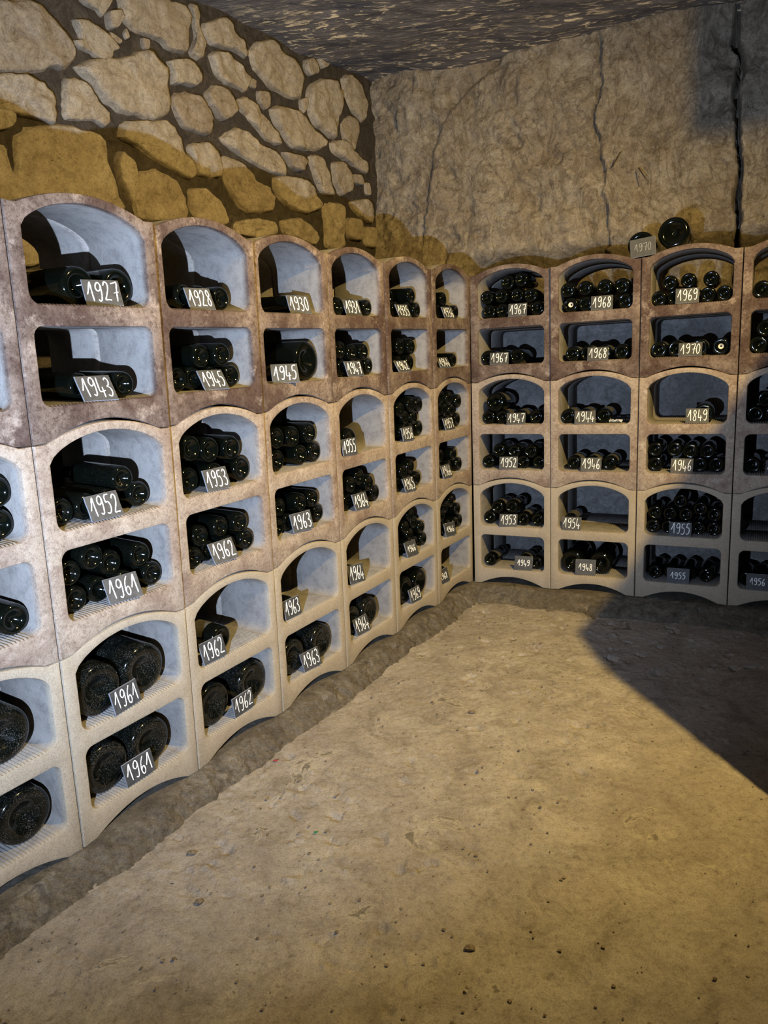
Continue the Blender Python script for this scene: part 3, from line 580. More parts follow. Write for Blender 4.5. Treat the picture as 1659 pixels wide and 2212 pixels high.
# floor
xs = np.arange(-1.7, 2.9, 0.008); ys = np.arange(0.5, 4.6, 0.008)
X, Y = np.meshgrid(xs, ys)
h = 0.008 * fbm(X * 2.2, Y * 2.2, 4, 3) + 0.0035 * fbm(X * 12, Y * 12, 4, 11, 0.6) + 0.0020 * fbm(X * 45, Y * 45, 2, 15)
mask = np.clip(fbm(X * 1.4 + 3, Y * 1.4, 3, 19) * 1.6 + 0.5, 0.15, 1)
pits = np.clip(fbm(X * 15, Y * 15, 3, 21) - 0.38, 0, 0.16) * 0.10 * mask
crust = np.clip(fbm(X * 30 + 5, Y * 30, 3, 31) - 0.37, 0, 0.2) * 0.045 * mask
scab = np.clip((fbm(X * 3.5 + 8, Y * 3.5, 5, 37) - 0.16) * 12, 0, 1) * 0.0035
h = np.clip(h - pits + crust - scab, -0.025, 0.016)
tag(link('floor', grid_mesh('floor', np.stack([X, Y, h], -1), [M_FLOOR])), 'worn sandy screed floor with pits and grey patches', kind='structure')

# rubble wall: mortar face
def wall_grid(name, off, base, d, n, s0, s1, z0, z1, step, hf, mats):
    S, Z = np.meshgrid(np.arange(s0, s1 + step, step), np.arange(z0, z1 + step, step))
    hh = hf(S, Z)
    P = np.stack([base.x + d.x * S + n.x * (hh - off), base.y + d.y * S + n.y * (hh - off), Z], -1)
    return grid_mesh(name, P, mats)
s_cor = (C0 - SL[0]).dot(DL)
wall_l = link('wall_left', wall_grid('wall_left', OFF_L, SL[0], DL, NL, -1.3, s_cor + 0.03, -0.02, CEIL_Z + 0.05, 0.03,
              lambda S, Z: 0.022 * fbm(S * 5, Z * 5, 4, 5), [M_MORTAR]))
tag(wall_l, 'rubble wall of tan limestone pieces set in dark mortar', kind='structure')

def catmull_closed(pts, n):
    pts = [Vector(p) for p in pts]; m_ = len(pts); out = []
    per = [(pts[(i + 1) % m_] - pts[i]).length for i in range(m_)]; tot = sum(per)
    for j in range(n):
        t = tot * j / n; i = 0
        while t > per[i]: t -= per[i]; i = (i + 1) % m_
        u = t / per[i]
        p0, p1, p2, p3 = pts[i - 1], pts[i], pts[(i + 1) % m_], pts[(i + 2) % m_]
        a = p1.lerp(p2, u)
        c = 0.5 * ((2 * p1) + (p2 - p0) * u + (2 * p0 - 5 * p1 + 4 * p2 - p3) * u * u + (3 * p1 - p0 - 3 * p2 + p3) * u ** 3)
        out.append(a.lerp(c, 0.6))
    return out
def stone_mesh(poly, rng):
    cx = sum(p[0] for p in poly) / len(poly); cz = sum(p[1] for p in poly) / len(poly)
    size = max(max(abs(p[0] - cx), abs(p[1] - cz)) for p in poly)
    n = 40 if size > 0.09 else (24 if size > 0.04 else 14)
    out = catmull_closed([(p[0] - cx, p[1] - cz) for p in poly], n)
    out = [p * (1 + rng.uniform(-0.035, 0.035)) for p in out]
    prot = rng.uniform(0.022, 0.04) if size > 0.04 else 0.015
    rings = [(1.06, -0.05), (1.05, prot * 0.05), (1.01, prot * 0.42), (0.975, prot * 0.82), (0.90, prot * 0.98), (0.72, prot * 1.0), (0.50, prot * 1.03), (0.27, prot * 1.05)]
    ox, oz = rng.uniform(0, 50), rng.uniform(0, 50)
    v = []
    for k, (sc, dp) in enumerate(rings):
        for p in out:
            q = p * sc
            nz = float(fbm(np.array([q.x * 16 + ox]), np.array([q.y * 16 + oz]), 3, 9)[0]) if k > 1 else 0
            v.append((q.x, -(dp + nz * min(0.026, size * 0.18)), q.y))
    fs = []
    for k in range(len(rings) - 1):
        for i in range(n):
            j = (i + 1) % n
            fs.append((k * n + i, k * n + j, (k + 1) * n + j, (k + 1) * n + i))
    v.append((0, -prot * 1.05, 0))
    L_ = (len(rings) - 1) * n
    for i in range(n): fs.append((L_ + i, L_ + (i + 1) % n, len(v) - 1))
    return (cx, cz), mesh_from('stone', v, fs, [M_STONE], 50)
rng = random.Random(5)
ang_l = math.atan2(DL.y, DL.x)
# the wall goes on past the view: further stones in rough courses
more = []
for j, z in enumerate(np.arange(1.74, 3.0, 0.21)):
    s_end = 0.50 if z > 2.0 else 0.40
    s = -1.2 + 0.1 * (j % 2)
    while s < s_end:
        w_ = min(rng.uniform(0.18, 0.34), s_end + 0.04 - s)
        if w_ > 0.1:
            more.append([(s + w_ / 2 + (w_ / 2 - 0.018) * math.copysign(abs(math.cos(a)) ** 0.6, math.cos(a)) * rng.uniform(0.86, 1.0),
                          z + 0.085 * math.copysign(abs(math.sin(a)) ** 0.6, math.sin(a)) * rng.uniform(0.8, 1.0)) for a in np.linspace(0, 2 * PI, 11)[:-1]])
        s += w_ + 0.02
for poly in STONES + more:
    (cx, cz), me = stone_mesh(poly, rng)
    p = SL[0] + DL * cx - NL * OFF_L
    link('stone', me, Matrix.Translation((p.x, p.y, cz)) @ Matrix.Rotation(ang_l, 4, 'Z'), wall_l)

# rock wall behind the second rack
def rockh(S, Z):
    hh = 0.12 * fbm(S * 1.1 + 3, Z * 1.1, 3, 41) + 0.085 * fbm(S * 3.0, Z * 3.0 + 1, 5, 43, 0.55) + 0.016 * fbm(S * 15, Z * 15, 3, 47, 0.6)
    t_ = fbm(S * 2.6 + Z * 1.3, Z * 3.4 - S * 1.2, 5, 51)
    hh = hh + 0.030 * (np.floor(t_ * 7) / 7 * 0.6 + t_ * 0.4) + 0.007 * np.abs(fbm(S * 26 + Z * 9, Z * 14, 3, 57))
    dents = np.clip(fbm(S * 8, Z * 8 + 9, 4, 59) - 0.28, 0, 0.3)
    hh = hh - 0.10 * dents
    # ledge: the rock steps back left of this line
    d, sd = seg_dist(S, Z, [(0.36, 2.3), (0.394, 2.573), (0.45, 2.758), (0.615, 2.93), (0.80, 3.04), (0.85, 3.15)])
    wv = 0.02 * fbm(S * 9, Z * 9, 3, 63)
    hh = hh + np.tanh(-(sd * d + wv) / 0.012) * 0.016 * np.exp(-(d / 0.22) ** 2)
    # crack
    d, sd = seg_dist(S, Z, [(1.36, 3.12), (1.357, 3.0), (1.376, 2.856), (1.346, 2.664), (1.367, 2.496), (1.382, 2.314), (1.411, 2.088), (1.42, 1.95)])
    wob = 0.045 * fbm(S * 9, Z * 9, 4, 61)
    hh = hh + np.tanh((sd * d + wob) / 0.01) * 0.015 * np.exp(-(d / 0.16) ** 2) - 0.06 * np.exp(-((sd * d + wob) / 0.008) ** 2) * np.clip(0.25 + 2.6 * fbm(S * 3, Z * 5 + 4, 3, 67), 0, 1)
    # deep joint
    d, sd = seg_dist(S, Z, [(2.045, 3.2), (2.049, 2.956), (2.065, 2.567), (2.093, 2.329), (2.10, 1.6)])
    wj = 0.05 * fbm(S * 6, Z * 6, 4, 69)
    hh = hh - 0.26 * np.exp(-((sd * d + wj) / 0.014) ** 4) + np.where(sd > 0, 0.0, -0.05) * np.exp(-(d / 0.25) ** 2)
    lim = 0.008 + 0.3 * np.clip((Z - 1.76) / 0.3, 0, 1)
    hh = np.minimum(hh, lim)
    # the face runs slightly away from the rack and is undercut behind its top
    k = np.clip((S - 0.45) / 0.3, 0, 1); uc = np.clip((2.0 - Z) / 0.16, 0, 1)
    return hh - 0.13 * np.clip(S - 0.3, 0, 9) - 0.17 * k * k * (3 - 2 * k) * uc * uc * (3 - 2 * uc)
wall_r = link('wall_right', wall_grid('wall_right', 0.0, C0, DR, NR, -0.05, 3.4, -0.02, CEIL_Z + 0.06, 0.0115, rockh, [M_ROCK]))
tag(wall_r, 'rough quarried limestone wall with cracks and a deep vertical joint', kind='structure')

# ceiling
xs = np.arange(-2.0, 3.6, 0.02); ys = np.arange(0.6, 6.0, 0.02)
X, Y = np.meshgrid(xs, ys)
h = CEIL_Z + 0.05 * fbm(X * 1.1, Y * 1.6, 3, 71) + 0.016 * fbm(X * 5, Y * 11, 4, 73) + 0.03 * (X - 0.2)
tag(link('ceiling', grid_mesh('ceiling', np.stack([X, Y, h], -1), [M_CEIL])), 'low dark rock ceiling with lit ridges painted as ochre flecks', kind='structure')

# kerbs
def kerb(name, base, d, n, s0, s1, prof, seed, label, w0=None):
    S = np.arange(s0, s1, 0.009)
    # cross-section resampled
    pr = np.array(prof); seg = np.hypot(*np.diff(pr, axis=0).T); cum = np.r_[0, np.cumsum(seg)]
    T = np.r_[np.linspace(0, cum[1] - 0.03, 12), np.linspace(cum[1] - 0.02, cum[-1], 26)]
    a = np.interp(T, cum, pr[:, 0]); z = np.interp(T, cum, pr[:, 1])
    SS, TT = np.meshgrid(S, T); A = np.repeat(a[:, None], len(S), 1); Zz = np.repeat(z[:, None], len(S), 1)
    nz = fbm(SS * 5, TT * 6, 4, seed) * 0.018 + fbm(SS * 24, TT * 24, 4, seed + 4, 0.65) * 0.013
    free = np.clip((A + 0.01) / 0.03, 0, 1)
    A = A + nz * free * 1.5 + free * 0.02 * fbm(SS * 1.7, SS * 0 + 2, 2, seed + 9)
    Zz = Zz + nz * 0.5 * free * (Zz > 0.005)
    P = np.stack([base.x + d.x * SS + n.x * A, base.y + d.y * SS + n.y * A, Zz], -1)
    o = link(name, grid_mesh(name, P, [M_KERB]))
    tag(o, label, kind='structure')
kerb('trim_1', SL[0], DL, NL, -1.2, (SL[6] - SL[0]).length + 0.3, [(-0.75, Z0), (0.008, Z0 - 0.002), (0.03, Z0 - 0.012), (0.075, 0.018), (0.10, -0.01)], 81,
     'rough grey cement kerb under the rack along the rubble wall')
kerb('trim_2', SR[0], DR, NR, -0.25, 2.6, [(-0.52, Z0), (0.012, Z0 - 0.002), (0.04, Z0 - 0.010), (0.10, 0.03), (0.17, -0.012)], 91,
     'rough grey cement kerb under the rack along the rock wall')

# grey cement backing behind the rock-wall rack
def slab(name, frame4, x0, x1, y0, y1, z0, z1, mt):
    v = [(x, y, z) for z in (z0, z1) for y in (y0, y1) for x in (x0, x1)]
    fs = [(0, 2, 3, 1), (4, 5, 7, 6), (0, 1, 5, 4), (1, 3, 7, 5), (3, 2, 6, 7), (2, 0, 4, 6)]
    return link(name, mesh_from(name, v, fs, [mt]), frame4)
fr = Matrix.Translation((SR[0].x, SR[0].y, 0)) @ Matrix.Rotation(math.atan2(DR.y, DR.x), 4, 'Z')
tag(slab('trim_3', fr, -0.3, 2.4, 0.512, 0.532, Z0, Z0 + 2 * H + 0.335, M_PLASTER), 'grey cement backing behind the rack on the rock wall', kind='structure')

# unseen blockers added right of view, shaped to shade the rack, floor and wall
shade_outline = [(1.21, 0.0), (1.205, 0.9), (1.21, 1.5), (1.212, 1.9), (1.220, 2.00), (1.274, 2.083), (1.314, 2.138), (1.361, 2.222), (1.408, 2.290), (1.446, 2.345), (1.9, 2.36), (2.6, 2.38), (2.6, 0.0)]
def extrude(name, outline, y0, y1, mt):
    n = len(outline)
    v = [(x, y0, z) for x, z in outline] + [(x, y1, z) for x, z in outline]
    fs = [tuple(range(n)), tuple(reversed(range(n, 2 * n)))] + [(i, i + n, (i + 1) % n + n, (i + 1) % n) for i in range(n)]
    return link(name, mesh_from(name, v, fs, [mt]))
tag(extrude('shade_blocker_low', shade_outline, 1.8, 1.88, M_ROCK), 'unseen added blocker that shades the floor and rack end', kind='structure')
tag(extrude('shade_blocker_high', [(1.402, 2.658), (1.402, 3.2), (2.6, 3.2), (2.6, 2.658)], 1.8, 1.86, M_ROCK), 'unseen added blocker that shades the upper rock wall', kind='structure')  # added out of view to cast the patch of shade high on the wall

# ------------------------------------------------------------------ bottle blocks
U0, U1 = 0.043, 0.411
def arc_pts(cx, cz, r, a0, a1, n): return [(cx + r * math.cos(a0 + (a1 - a0) * i / n), cz + r * math.sin(a0 + (a1 - a0) * i / n)) for i in range(n + 1)]
def outer_outline():
    p = []
    p += [(0.0015, 0.0), (0.02, 0.0), (0.045, 0.001)]
    for i in range(1, 24):
        u = 0.045 + 0.36 * i / 24; x = (u - 0.225) / 0.18
        p.append((u, 0.001 + 0.046 * (1 - x * x)))
    p += [(0.405, 0.001), (0.43, 0.0), (0.448, 0.0), (0.448, 0.15), (0.448, 0.3), (0.448, 0.45), (0.448, H - 0.002), (0.43, H - 0.002)]
    for i in range(0, 25):
        u = 0.415 - 0.38 * i / 24; x = (u - 0.225) / 0.19
        p.append((u, H - 0.002 + 0.0415 * (1 - x * x)))
    p += [(0.02, H - 0.002), (0.0015, H - 0.002), (0.0015, 0.45), (0.0015, 0.3), (0.0015, 0.15)]
    return p, p
def hole(z0, top, r):
    base, real = [], []
    def add(q, dz=0): base.append(q); real.append((q[0], q[1] + dz))
    for q in arc_pts(U0 + r, z0 + r, r, PI, 1.5 * PI, 5): add(q)
    nt = 30
    for i in range(1, nt * 2):
        u = U0 + r + (U1 - U0 - 2 * r) * i / (nt * 2)
        add((u, z0), 0.0026 if i % 2 else -0.001)
    for q in arc_pts(U1 - r, z0 + r, r, 1.5 * PI, 2 * PI, 5): add(q)
    if top is None:
        zt = z0 + 0.198
        for i in (1, 2, 3): add((U1, z0 + r + (zt - z0 - 2 * r) * i / 4))
        for q in arc_pts(U1 - r, zt - r, r, 0, PI / 2, 5): add(q)
        for i in range(1, 8): add((U1 - r + (U0 - U1 + 2 * r) * i / 8, zt))
        for q in arc_pts(U0 + r, zt - r, r, PI / 2, PI, 5): add(q)
        for i in (1, 2, 3): add((U0, zt - r - (zt - z0 - 2 * r) * i / 4))
    else:
        zs, zp = 0.522, 0.593
        for i in (1, 2, 3, 4): add((U1, z0 + r + (zs - z0 - r) * i / 5))
        n = 26
        for i in range(n + 1):                 # springing, shoulder and crown of the arch
            t = -1 + 2 * i / n
            u = 0.227 - 0.184 * math.copysign(abs(t) ** 0.80, t) * 1.0
            x = (u - 0.227) / 0.184
            add((u, zs + (zp - zs) * (0.72 * (1 - x * x) + 0.28 * math.sqrt(max(0, 1 - x ** 6)))))
        for i in (1, 2, 3, 4): add((U0, zs - (zs - z0 - r) * i / 5))
    return base, real
def block_mesh(mats, name='bottle_block'):
    bm = bmesh.new()
    loops = [(*outer_outline(), -1), (*hole(0.092, None, 0.026), 1), (*hole(0.343, 1, 0.03), 1)]
    rnd = random.Random(3)
    fr_edges, bk_edges = [], []
    for base, real, sgn in loops:
        n = len(base); area = 0.5 * sum(base[i][0] * base[(i + 1) % n][1] - base[(i + 1) % n][0] * base[i][1] for i in range(n))
        nor = []
        for i in range(n):
            a, b = base[i - 1], base[(i + 1) % n]
            t = Vector((b[0] - a[0], b[1] - a[1])).normalized()
            o = Vector((t.y, -t.x)) if area > 0 else Vector((-t.y, t.x))
            nor.append(o * sgn)
        bv = 0.005 if sgn < 0 else 0.0065
        rings = []
        for y, off, use_base in ((0, 1, 1), (0.25, 0.30, 0.6), (1, 0, 0)):
            ring = []
            for i in range(n):
                p = Vector(base[i]).lerp(Vector(real[i]), 1 - use_base) + nor[i] * (off * bv * (1 + rnd.uniform(-0.12, 0.12)))
                ring.append(bm.verts.new((p.x, y * bv, p.y)))
            rings.append(ring)
        for y, off in ((D - 0.006, 0), (D, 0.8)):
            rings.append([bm.verts.new((real[i][0] + nor[i].x * off * 0.005, y, real[i][1] + nor[i].y * off * 0.005)) for i in range(n)])
        for a, b in zip(rings, rings[1:]):
            for i in range(n):
                j = (i + 1) % n
                bm.faces.new((a[i], a[j], b[j], b[i]))
        for ring, acc in ((rings[0], fr_edges), (rings[-1], bk_edges)):
            for i in range(n): acc.append(bm.edges.get((ring[i], ring[(i + 1) % n])))
    for e in (fr_edges, bk_edges):
        bmesh.ops.triangle_fill(bm, use_beauty=True, use_dissolve=False, edges=e)
    bmesh.ops.recalc_face_normals(bm, faces=bm.faces)
    me = bpy.data.meshes.new(name); bm.to_mesh(me); bm.free()
    for mt in mats: me.materials.append(mt)
    me.polygons.foreach_set('use_smooth', [True] * len(me.polygons))
    me.set_sharp_from_angle(angle=math.radians(38))
    return me
B_MESH = [block_mesh([mt]) for mt in M_RACK]
B_REAR = block_mesh([M_REAR], 'rear_bottle_block')
ORD = ['first', 'second', 'third', 'fourth', 'fifth', 'sixth', 'seventh', 'eighth', 'ninth', 'tenth', 'eleventh']
TIER = {0: 'bottom', 1: 'middle', 2: 'top'}
def col_word(rack, k): return ORD[5 - k] if rack == 0 else ORD[k]
WALLN = {0: 'rubble-wall', 1: 'rock-wall'}
LOOK = {2: 'stained brownish', 1: 'blotchy pinkish', 0: 'clean beige'}
cols = [(0, k) for k in range(-1, 6)] + [(1, k) for k in range(0, 4)]
for rack, k in cols:
    fm = frame(rack, k)
    for row in (0, 1, 2):
        o = link('bottle_block', B_MESH[row], fm @ Matrix.Translation((0, 0, row * H)))
        tag(o, f'{LOOK[row]} arched stone bottle block, {TIER[row]} tier, {col_word(rack, k)} column from corner, {WALLN[rack]} rack', 'bottle rack',
            f'front stone bottle blocks of the {WALLN[rack]} rack')
        o = link('bottle_block', B_REAR, fm @ Matrix.Translation((0, D + 0.003, row * H)))
        tag(o, f'rear grey bottle block behind front one, {TIER[row]} tier, {col_word(rack, k)} column from corner, {WALLN[rack]} rack', 'bottle rack',
            f'rear stone bottle blocks of the {WALLN[rack]} rack')

# ------------------------------------------------------------------ bottles
def bottle_mesh(r):
    """Bottle lying along +y with its base at y = 0."""
    big = r > 0.05
    Ltot = 0.30 if not big else min(0.46, 0.30 + (r - 0.038) * 4.2)
    body = Ltot * (0.60 if not big else 0.62)
    neck = 0.0145 if not big else 0.019
    prof = [(0.0, 0.024 if not big else 0.034), (r * 0.22, 0.020 if not big else 0.029), (r * 0.48, 0.008), (r * 0.66, 0.0012), (r * 0.78, 0.0), (r * 0.90, 0.0022), (r * 0.975, 0.0075), (r, 0.015),
            (r, body), (r * 0.96, body + Ltot * 0.05), (r * 0.78, body + Ltot * 0.10), (neck * 1.25, body + Ltot * 0.165), (neck, body + Ltot * 0.21), (neck, Ltot - 0.022),
            (neck * 1.12, Ltot - 0.02), (neck * 1.12, Ltot - 0.008), (neck * 0.98, Ltot), (0.0, Ltot)]
    n = 32 if not big else 44
    v, fs = [(0, prof[0][1], 0)], []
    for rr, y in prof[1:-1]:
        for i in range(n): v.append((rr * math.cos(2 * PI * i / n), y, rr * math.sin(2 * PI * i / n)))
    m_ = len(prof) - 2
    for i in range(n): fs.append((0, 1 + i, 1 + (i + 1) % n))
    for k in range(m_ - 1):
        for i in range(n):
            j = (i + 1) % n
            fs.append((1 + k * n + i, 1 + (k + 1) * n + i, 1 + (k + 1) * n + j, 1 + k * n + j))
    v.append((0, Ltot, 0))
    for i in range(n): fs.append((1 + (m_ - 1) * n + (i + 1) % n, 1 + (m_ - 1) * n + i, len(v) - 1))
    return mesh_from('wine_bottle', v, fs, [M_GLASS], 60), Ltot, neck
def tube_mesh(name, r, y0, y1, a0, a1, mt, n=16, cap=False):
    v, fs = [], []
    for y in (y0, y1):
        for i in range(n + 1):
            a = a0 + (a1 - a0) * i / n
            v.append((r * math.cos(a), y, r * math.sin(a)))
    for i in range(n): fs.append((i, i + 1, n + 2 + i, n + 1 + i))
    if cap:
        v.append((0, y1, 0)); fs += [(n + 1 + i, n + 2 + i, len(v) - 1) for i in range(n)]
    return mesh_from(name, v, fs, [mt], 60)
def disc_mesh(name, r, y, mt):
    n = 16
    v = [(r * math.cos(2 * PI * i / n), y, r * math.sin(2 * PI * i / n)) for i in range(n)] + [(r * 0.36 * math.cos(2 * PI * i / n), y + 0.012, r * 0.36 * math.sin(2 * PI * i / n)) for i in range(n)]
    return mesh_from(name, v, [(i, (i + 1) % n, n + (i + 1) % n, n + i) for i in range(n)], [mt])
BOT = {}
def get_bottle(r):
    key = round(r, 3)
    if key not in BOT:
        me, Lt, nk = bottle_mesh(key)
        dusty = me.copy()
        dusty.materials[0] = M_FILM if key < 0.05 else M_DUSTY
        BOT[key] = dict(me=me, dusty=dusty, L=Lt, cap=tube_mesh('capsule', nk * 1.2, Lt - 0.045, Lt + 0.0006, 0, 2 * PI, M_CAPSULE, 14, True),
                        lab=tube_mesh('label', key + 0.0005, Lt * 0.17, Lt * 0.46, math.radians(18), math.radians(162), M_LABEL, 14))
    return BOT[key]
YEARS = {(c[0], c[1], c[2], c[3]): c[4] for c in CARDS}
SHELF = {(2, 'u'): 'first shelf', (2, 'l'): 'second shelf', (1, 'u'): 'third shelf', (1, 'l'): 'fourth shelf', (0, 'u'): 'fifth shelf', (0, 'l'): 'sixth shelf'}
def bin_word(rack, k, row, cell):
    return f'{SHELF[(row, cell)]}, {col_word(rack, k)} column, {WALLN[rack]} rack'
LABELLED = {(1, 0, 0, 'u'), (1, 1, 1, 'u'), (1, 1, 1, 'l'), (1, 1, 2, 'l'), (1, 2, 2, 'l'), (1, 0, 1, 'u'), (1, 0, 1, 'l'), (0, 1, 0, 'u'), (1, 0, 0, 'l'), (1, 1, 0, 'u')}
DUSTY_BINS = {(0, 0, 1, 'l'), (0, 0, 1, 'u'), (0, 1, 1, 'l'), (0, 1, 0, 'u'), (0, -1, 1, 'l'), (0, -1, 0, 'u'), (0, -1, 0, 'l'), (0, 0, 0, 'u'), (0, 0, 0, 'l'), (0, 1, 0, 'l'), (0, 2, 0, 'l'), (0, 3, 0, 'l')}
brng = random.Random(11)
for key, items in BINS.items():
    rack, k, row, cell = key
    fm = frame(rack, k) @ Matrix.Translation((0, 0, row * H))
    if not items: continue
    z_low = min(z - r for _, z, r, _ in items)
    layers = []
    for it in sorted(items, key=lambda q: q[1]):
        for ly in layers:
            if abs(ly[0][1] - it[1]) < 0.035: ly.append(it); break
        else: layers.append([it])
    for li, ly in enumerate(layers):
        ly.sort(key=lambda q: q[0], reverse=(rack == 0))
        for bi, (u, z, r, e) in enumerate(ly):
            kind = 'dark wine bottle' if r < 0.05 else ('dark magnum bottle' if r < 0.06 else ('huge dusty bottle' if key in DUSTY_BINS else 'huge dark bottle'))
            pos = '' if len(ly) == 1 else f' {ORD[bi]} from corner'
            lay = '' if len(layers) == 1 else (', bottom layer' if li == 0 else (', top layer' if li == len(layers) - 1 else ', middle layer' if len(layers) == 3 else f', {ORD[li]} layer'))
            B = get_bottle(r)
            e2 = e + (brng.uniform(-0.006, 0.008) if r < 0.05 else 0)
            mw = fm @ Matrix.Translation((u, e2, z)) @ Matrix.Rotation(brng.uniform(-0.9, 0.9) if key not in LABELLED else brng.uniform(-0.25, 0.25), 4, 'Y')
            o = link('wine_bottle', B['dusty'] if key in DUSTY_BINS else B['me'], mw)
            tag(o, f'{kind}{pos}{lay}, {bin_word(*key)}', 'bottle', f'bottles in the {bin_word(*key)}')
            link('capsule', B['cap'], None, o)
            if key in LABELLED: link('label', B['lab'], None, o)
            if key == (1, 1, 2, 'u') and li == 0 and bi == 0:
                s_ = link('sticker', disc_mesh('sticker', 0.013, 0.004, M_STICKER), None, o); s_['label'] = 'round white sticker on the base'
            if key == (1, 2, 2, 'l') and bi == len(ly) - 1:
                s_ = link('sticker', disc_mesh('sticker', 0.013, 0.004, M_STICKER), None, o); s_['label'] = 'pale sticker on the base'
# two big bottles on top of the rock-wall rack
def top_z(u):
    x = (u - 0.225) / 0.19
    return H - 0.002 + (0.0415 * (1 - x * x) if abs(x) < 1 else 0)
fm = frame(1, 2) @ Matrix.Translation((0, 0, 2 * H))
for (u, z, r, e, lab) in TOPPERS:
    B = get_bottle(r)
    o = link('wine_bottle', B['me'], fm @ Matrix.Translation((u, e, z)))
    tag(o, lab, 'bottle', 'big bottles on top of the rock-wall rack')
    link('capsule', B['cap'], None, o)

# ------------------------------------------------------------------ slate cards with chalked years
GLYPH = {
    '1': [[(0.02, 0.34), (0.18, 0.62), (0.36, 1.0), (0.40, 0.55), (0.46, 0.0)]],
    '9': [[(0.52, 0.86), (0.36, 1.0), (0.16, 0.90), (0.10, 0.68), (0.26, 0.54), (0.46, 0.66), (0.52, 0.88), (0.52, 0.5), (0.46, 0.14), (0.32, 0.02), (0.18, 0.10)]],
    '2': [[(0.08, 0.80), (0.24, 1.0), (0.44, 0.90), (0.42, 0.62), (0.24, 0.30), (0.10, 0.06), (0.34, 0.06), (0.58, 0.04)]],
    '3': [[(0.10, 0.88), (0.28, 1.0), (0.46, 0.84), (0.38, 0.62), (0.22, 0.54), (0.44, 0.44), (0.50, 0.20), (0.32, 0.0), (0.08, 0.08)]],
    '4': [[(0.16, 1.0), (0.12, 0.60), (0.12, 0.26), (0.34, 0.24), (0.62, 0.28)], [(0.42, 0.48), (0.42, 0.2), (0.41, -0.08)]],
    '5': [[(0.54, 1.0), (0.18, 0.96), (0.16, 0.62), (0.36, 0.62), (0.50, 0.40), (0.44, 0.12), (0.26, 0.0), (0.06, 0.06)]],
    '6': [[(0.46, 1.0), (0.24, 0.74), (0.12, 0.38), (0.18, 0.08), (0.36, 0.0), (0.50, 0.18), (0.42, 0.42), (0.24, 0.40), (0.14, 0.24)]],
    '7': [[(0.06, 0.94), (0.30, 0.97), (0.56, 1.0), (0.46, 0.55), (0.38, 0.0)], [(0.20, 0.48), (0.60, 0.54)]],
    '8': [[(0.46, 0.82), (0.30, 1.0), (0.14, 0.86), (0.20, 0.66), (0.42, 0.40), (0.46, 0.16), (0.30, 0.0), (0.12, 0.14), (0.20, 0.42), (0.44, 0.66), (0.46, 0.82)]],
    '0': [[(0.30, 1.0), (0.12, 0.74), (0.10, 0.30), (0.26, 0.0), (0.46, 0.22), (0.50, 0.66), (0.40, 0.94), (0.28, 1.0)]],
}
def spline(pts, sub=5):
    P = [Vector(p) for p in pts]
    if len(P) < 3: return P
    out = []
    for i in range(len(P) - 1):
        p0 = P[i - 1] if i else P[0] * 2 - P[1]
        p1, p2 = P[i], P[i + 1]
        p3 = P[i + 2] if i + 2 < len(P) else P[-1] * 2 - P[-2]
        for j in range(sub):
            t = j / sub
            out.append(0.5 * ((2 * p1) + (p2 - p0) * t + (2 * p0 - 5 * p1 + 4 * p2 - p3) * t * t + (3 * p1 - p0 - 3 * p2 + p3) * t ** 3))
    return out + [P[-1]]
def chalk_mesh(year, w, h, x0, x1, z0, z1, rng, hw=0.00165):
    v, fs = [], []
    adv = (x1 - x0) / len(year)
    for gi, ch in enumerate(year):
        for st in GLYPH[ch]:
            jit = rng.uniform(-0.04, 0.04)
            pts = spline([(x0 + adv * (gi + 0.06 + (p[0] + p[1] * 0.04) * 1.5), z0 + (z1 - z0) * (p[1] + jit)) for p in st])
            n = len(pts); b0 = len(v)
            for i, p in enumerate(pts):
                t = (pts[min(i + 1, n - 1)] - pts[max(i - 1, 0)]).normalized()
                q = Vector((-t.y, t.x)) * hw * rng.uniform(0.8, 1.15) * (0.75 if i in (0, n - 1) else 1.0)
                v += [(p.x + q.x, -0.0005, p.y + q.y), (p.x - q.x, -0.0005, p.y - q.y)]
            for i in range(n - 1): fs.append((b0 + 2 * i, b0 + 2 * i + 1, b0 + 2 * i + 3, b0 + 2 * i + 2))
    return mesh_from('chalk_year', v, fs, [M_CHALK])
TH = 0.0042
def card_mesh(w, h, rng):
    """Thin slate: origin at the middle of its lower edge, front face at y = 0."""
    cs = [(-w / 2, 0), (w / 2, 0), (w / 2, h), (-w / 2, h)]
    o = []
    for (ax, az), (bx, bz) in zip(cs, cs[1:] + cs[:1]):
        for i in range(4):
            t = i / 4; j = 0.0 if i == 0 else rng.uniform(-0.0006, 0.0006)
            o.append((ax + (bx - ax) * t + j * (bz != az), az + (bz - az) * t + j * (bx != ax and az > 0)))
    n = len(o); bv = 0.0008
    rings = [[(x * (1 - bv * 2 / w), 0, h / 2 + (z - h / 2) * (1 - bv * 2 / h)) for x, z in o], [(x, bv, z) for x, z in o], [(x, TH, z) for x, z in o]]
    v = [p for rg in rings for p in rg]
    fs = [tuple(reversed(range(n)))[::-1]]
    for k in (0, 1):
        for i in range(n): fs.append((k * n + i, k * n + n + i, k * n + n + (i + 1) % n, k * n + (i + 1) % n))
    fs.append(tuple(reversed(range(2 * n, 3 * n))))
    me = mesh_from('slate_card', v, fs, [M_SLATE, M_SLATE_EDGE])
    for i, p in enumerate(me.polygons): p.material_index = 0 if i == 0 or i == len(fs) - 1 else 1
    return me
crng = random.Random(21)
NARROW = {'1849': 0.92}
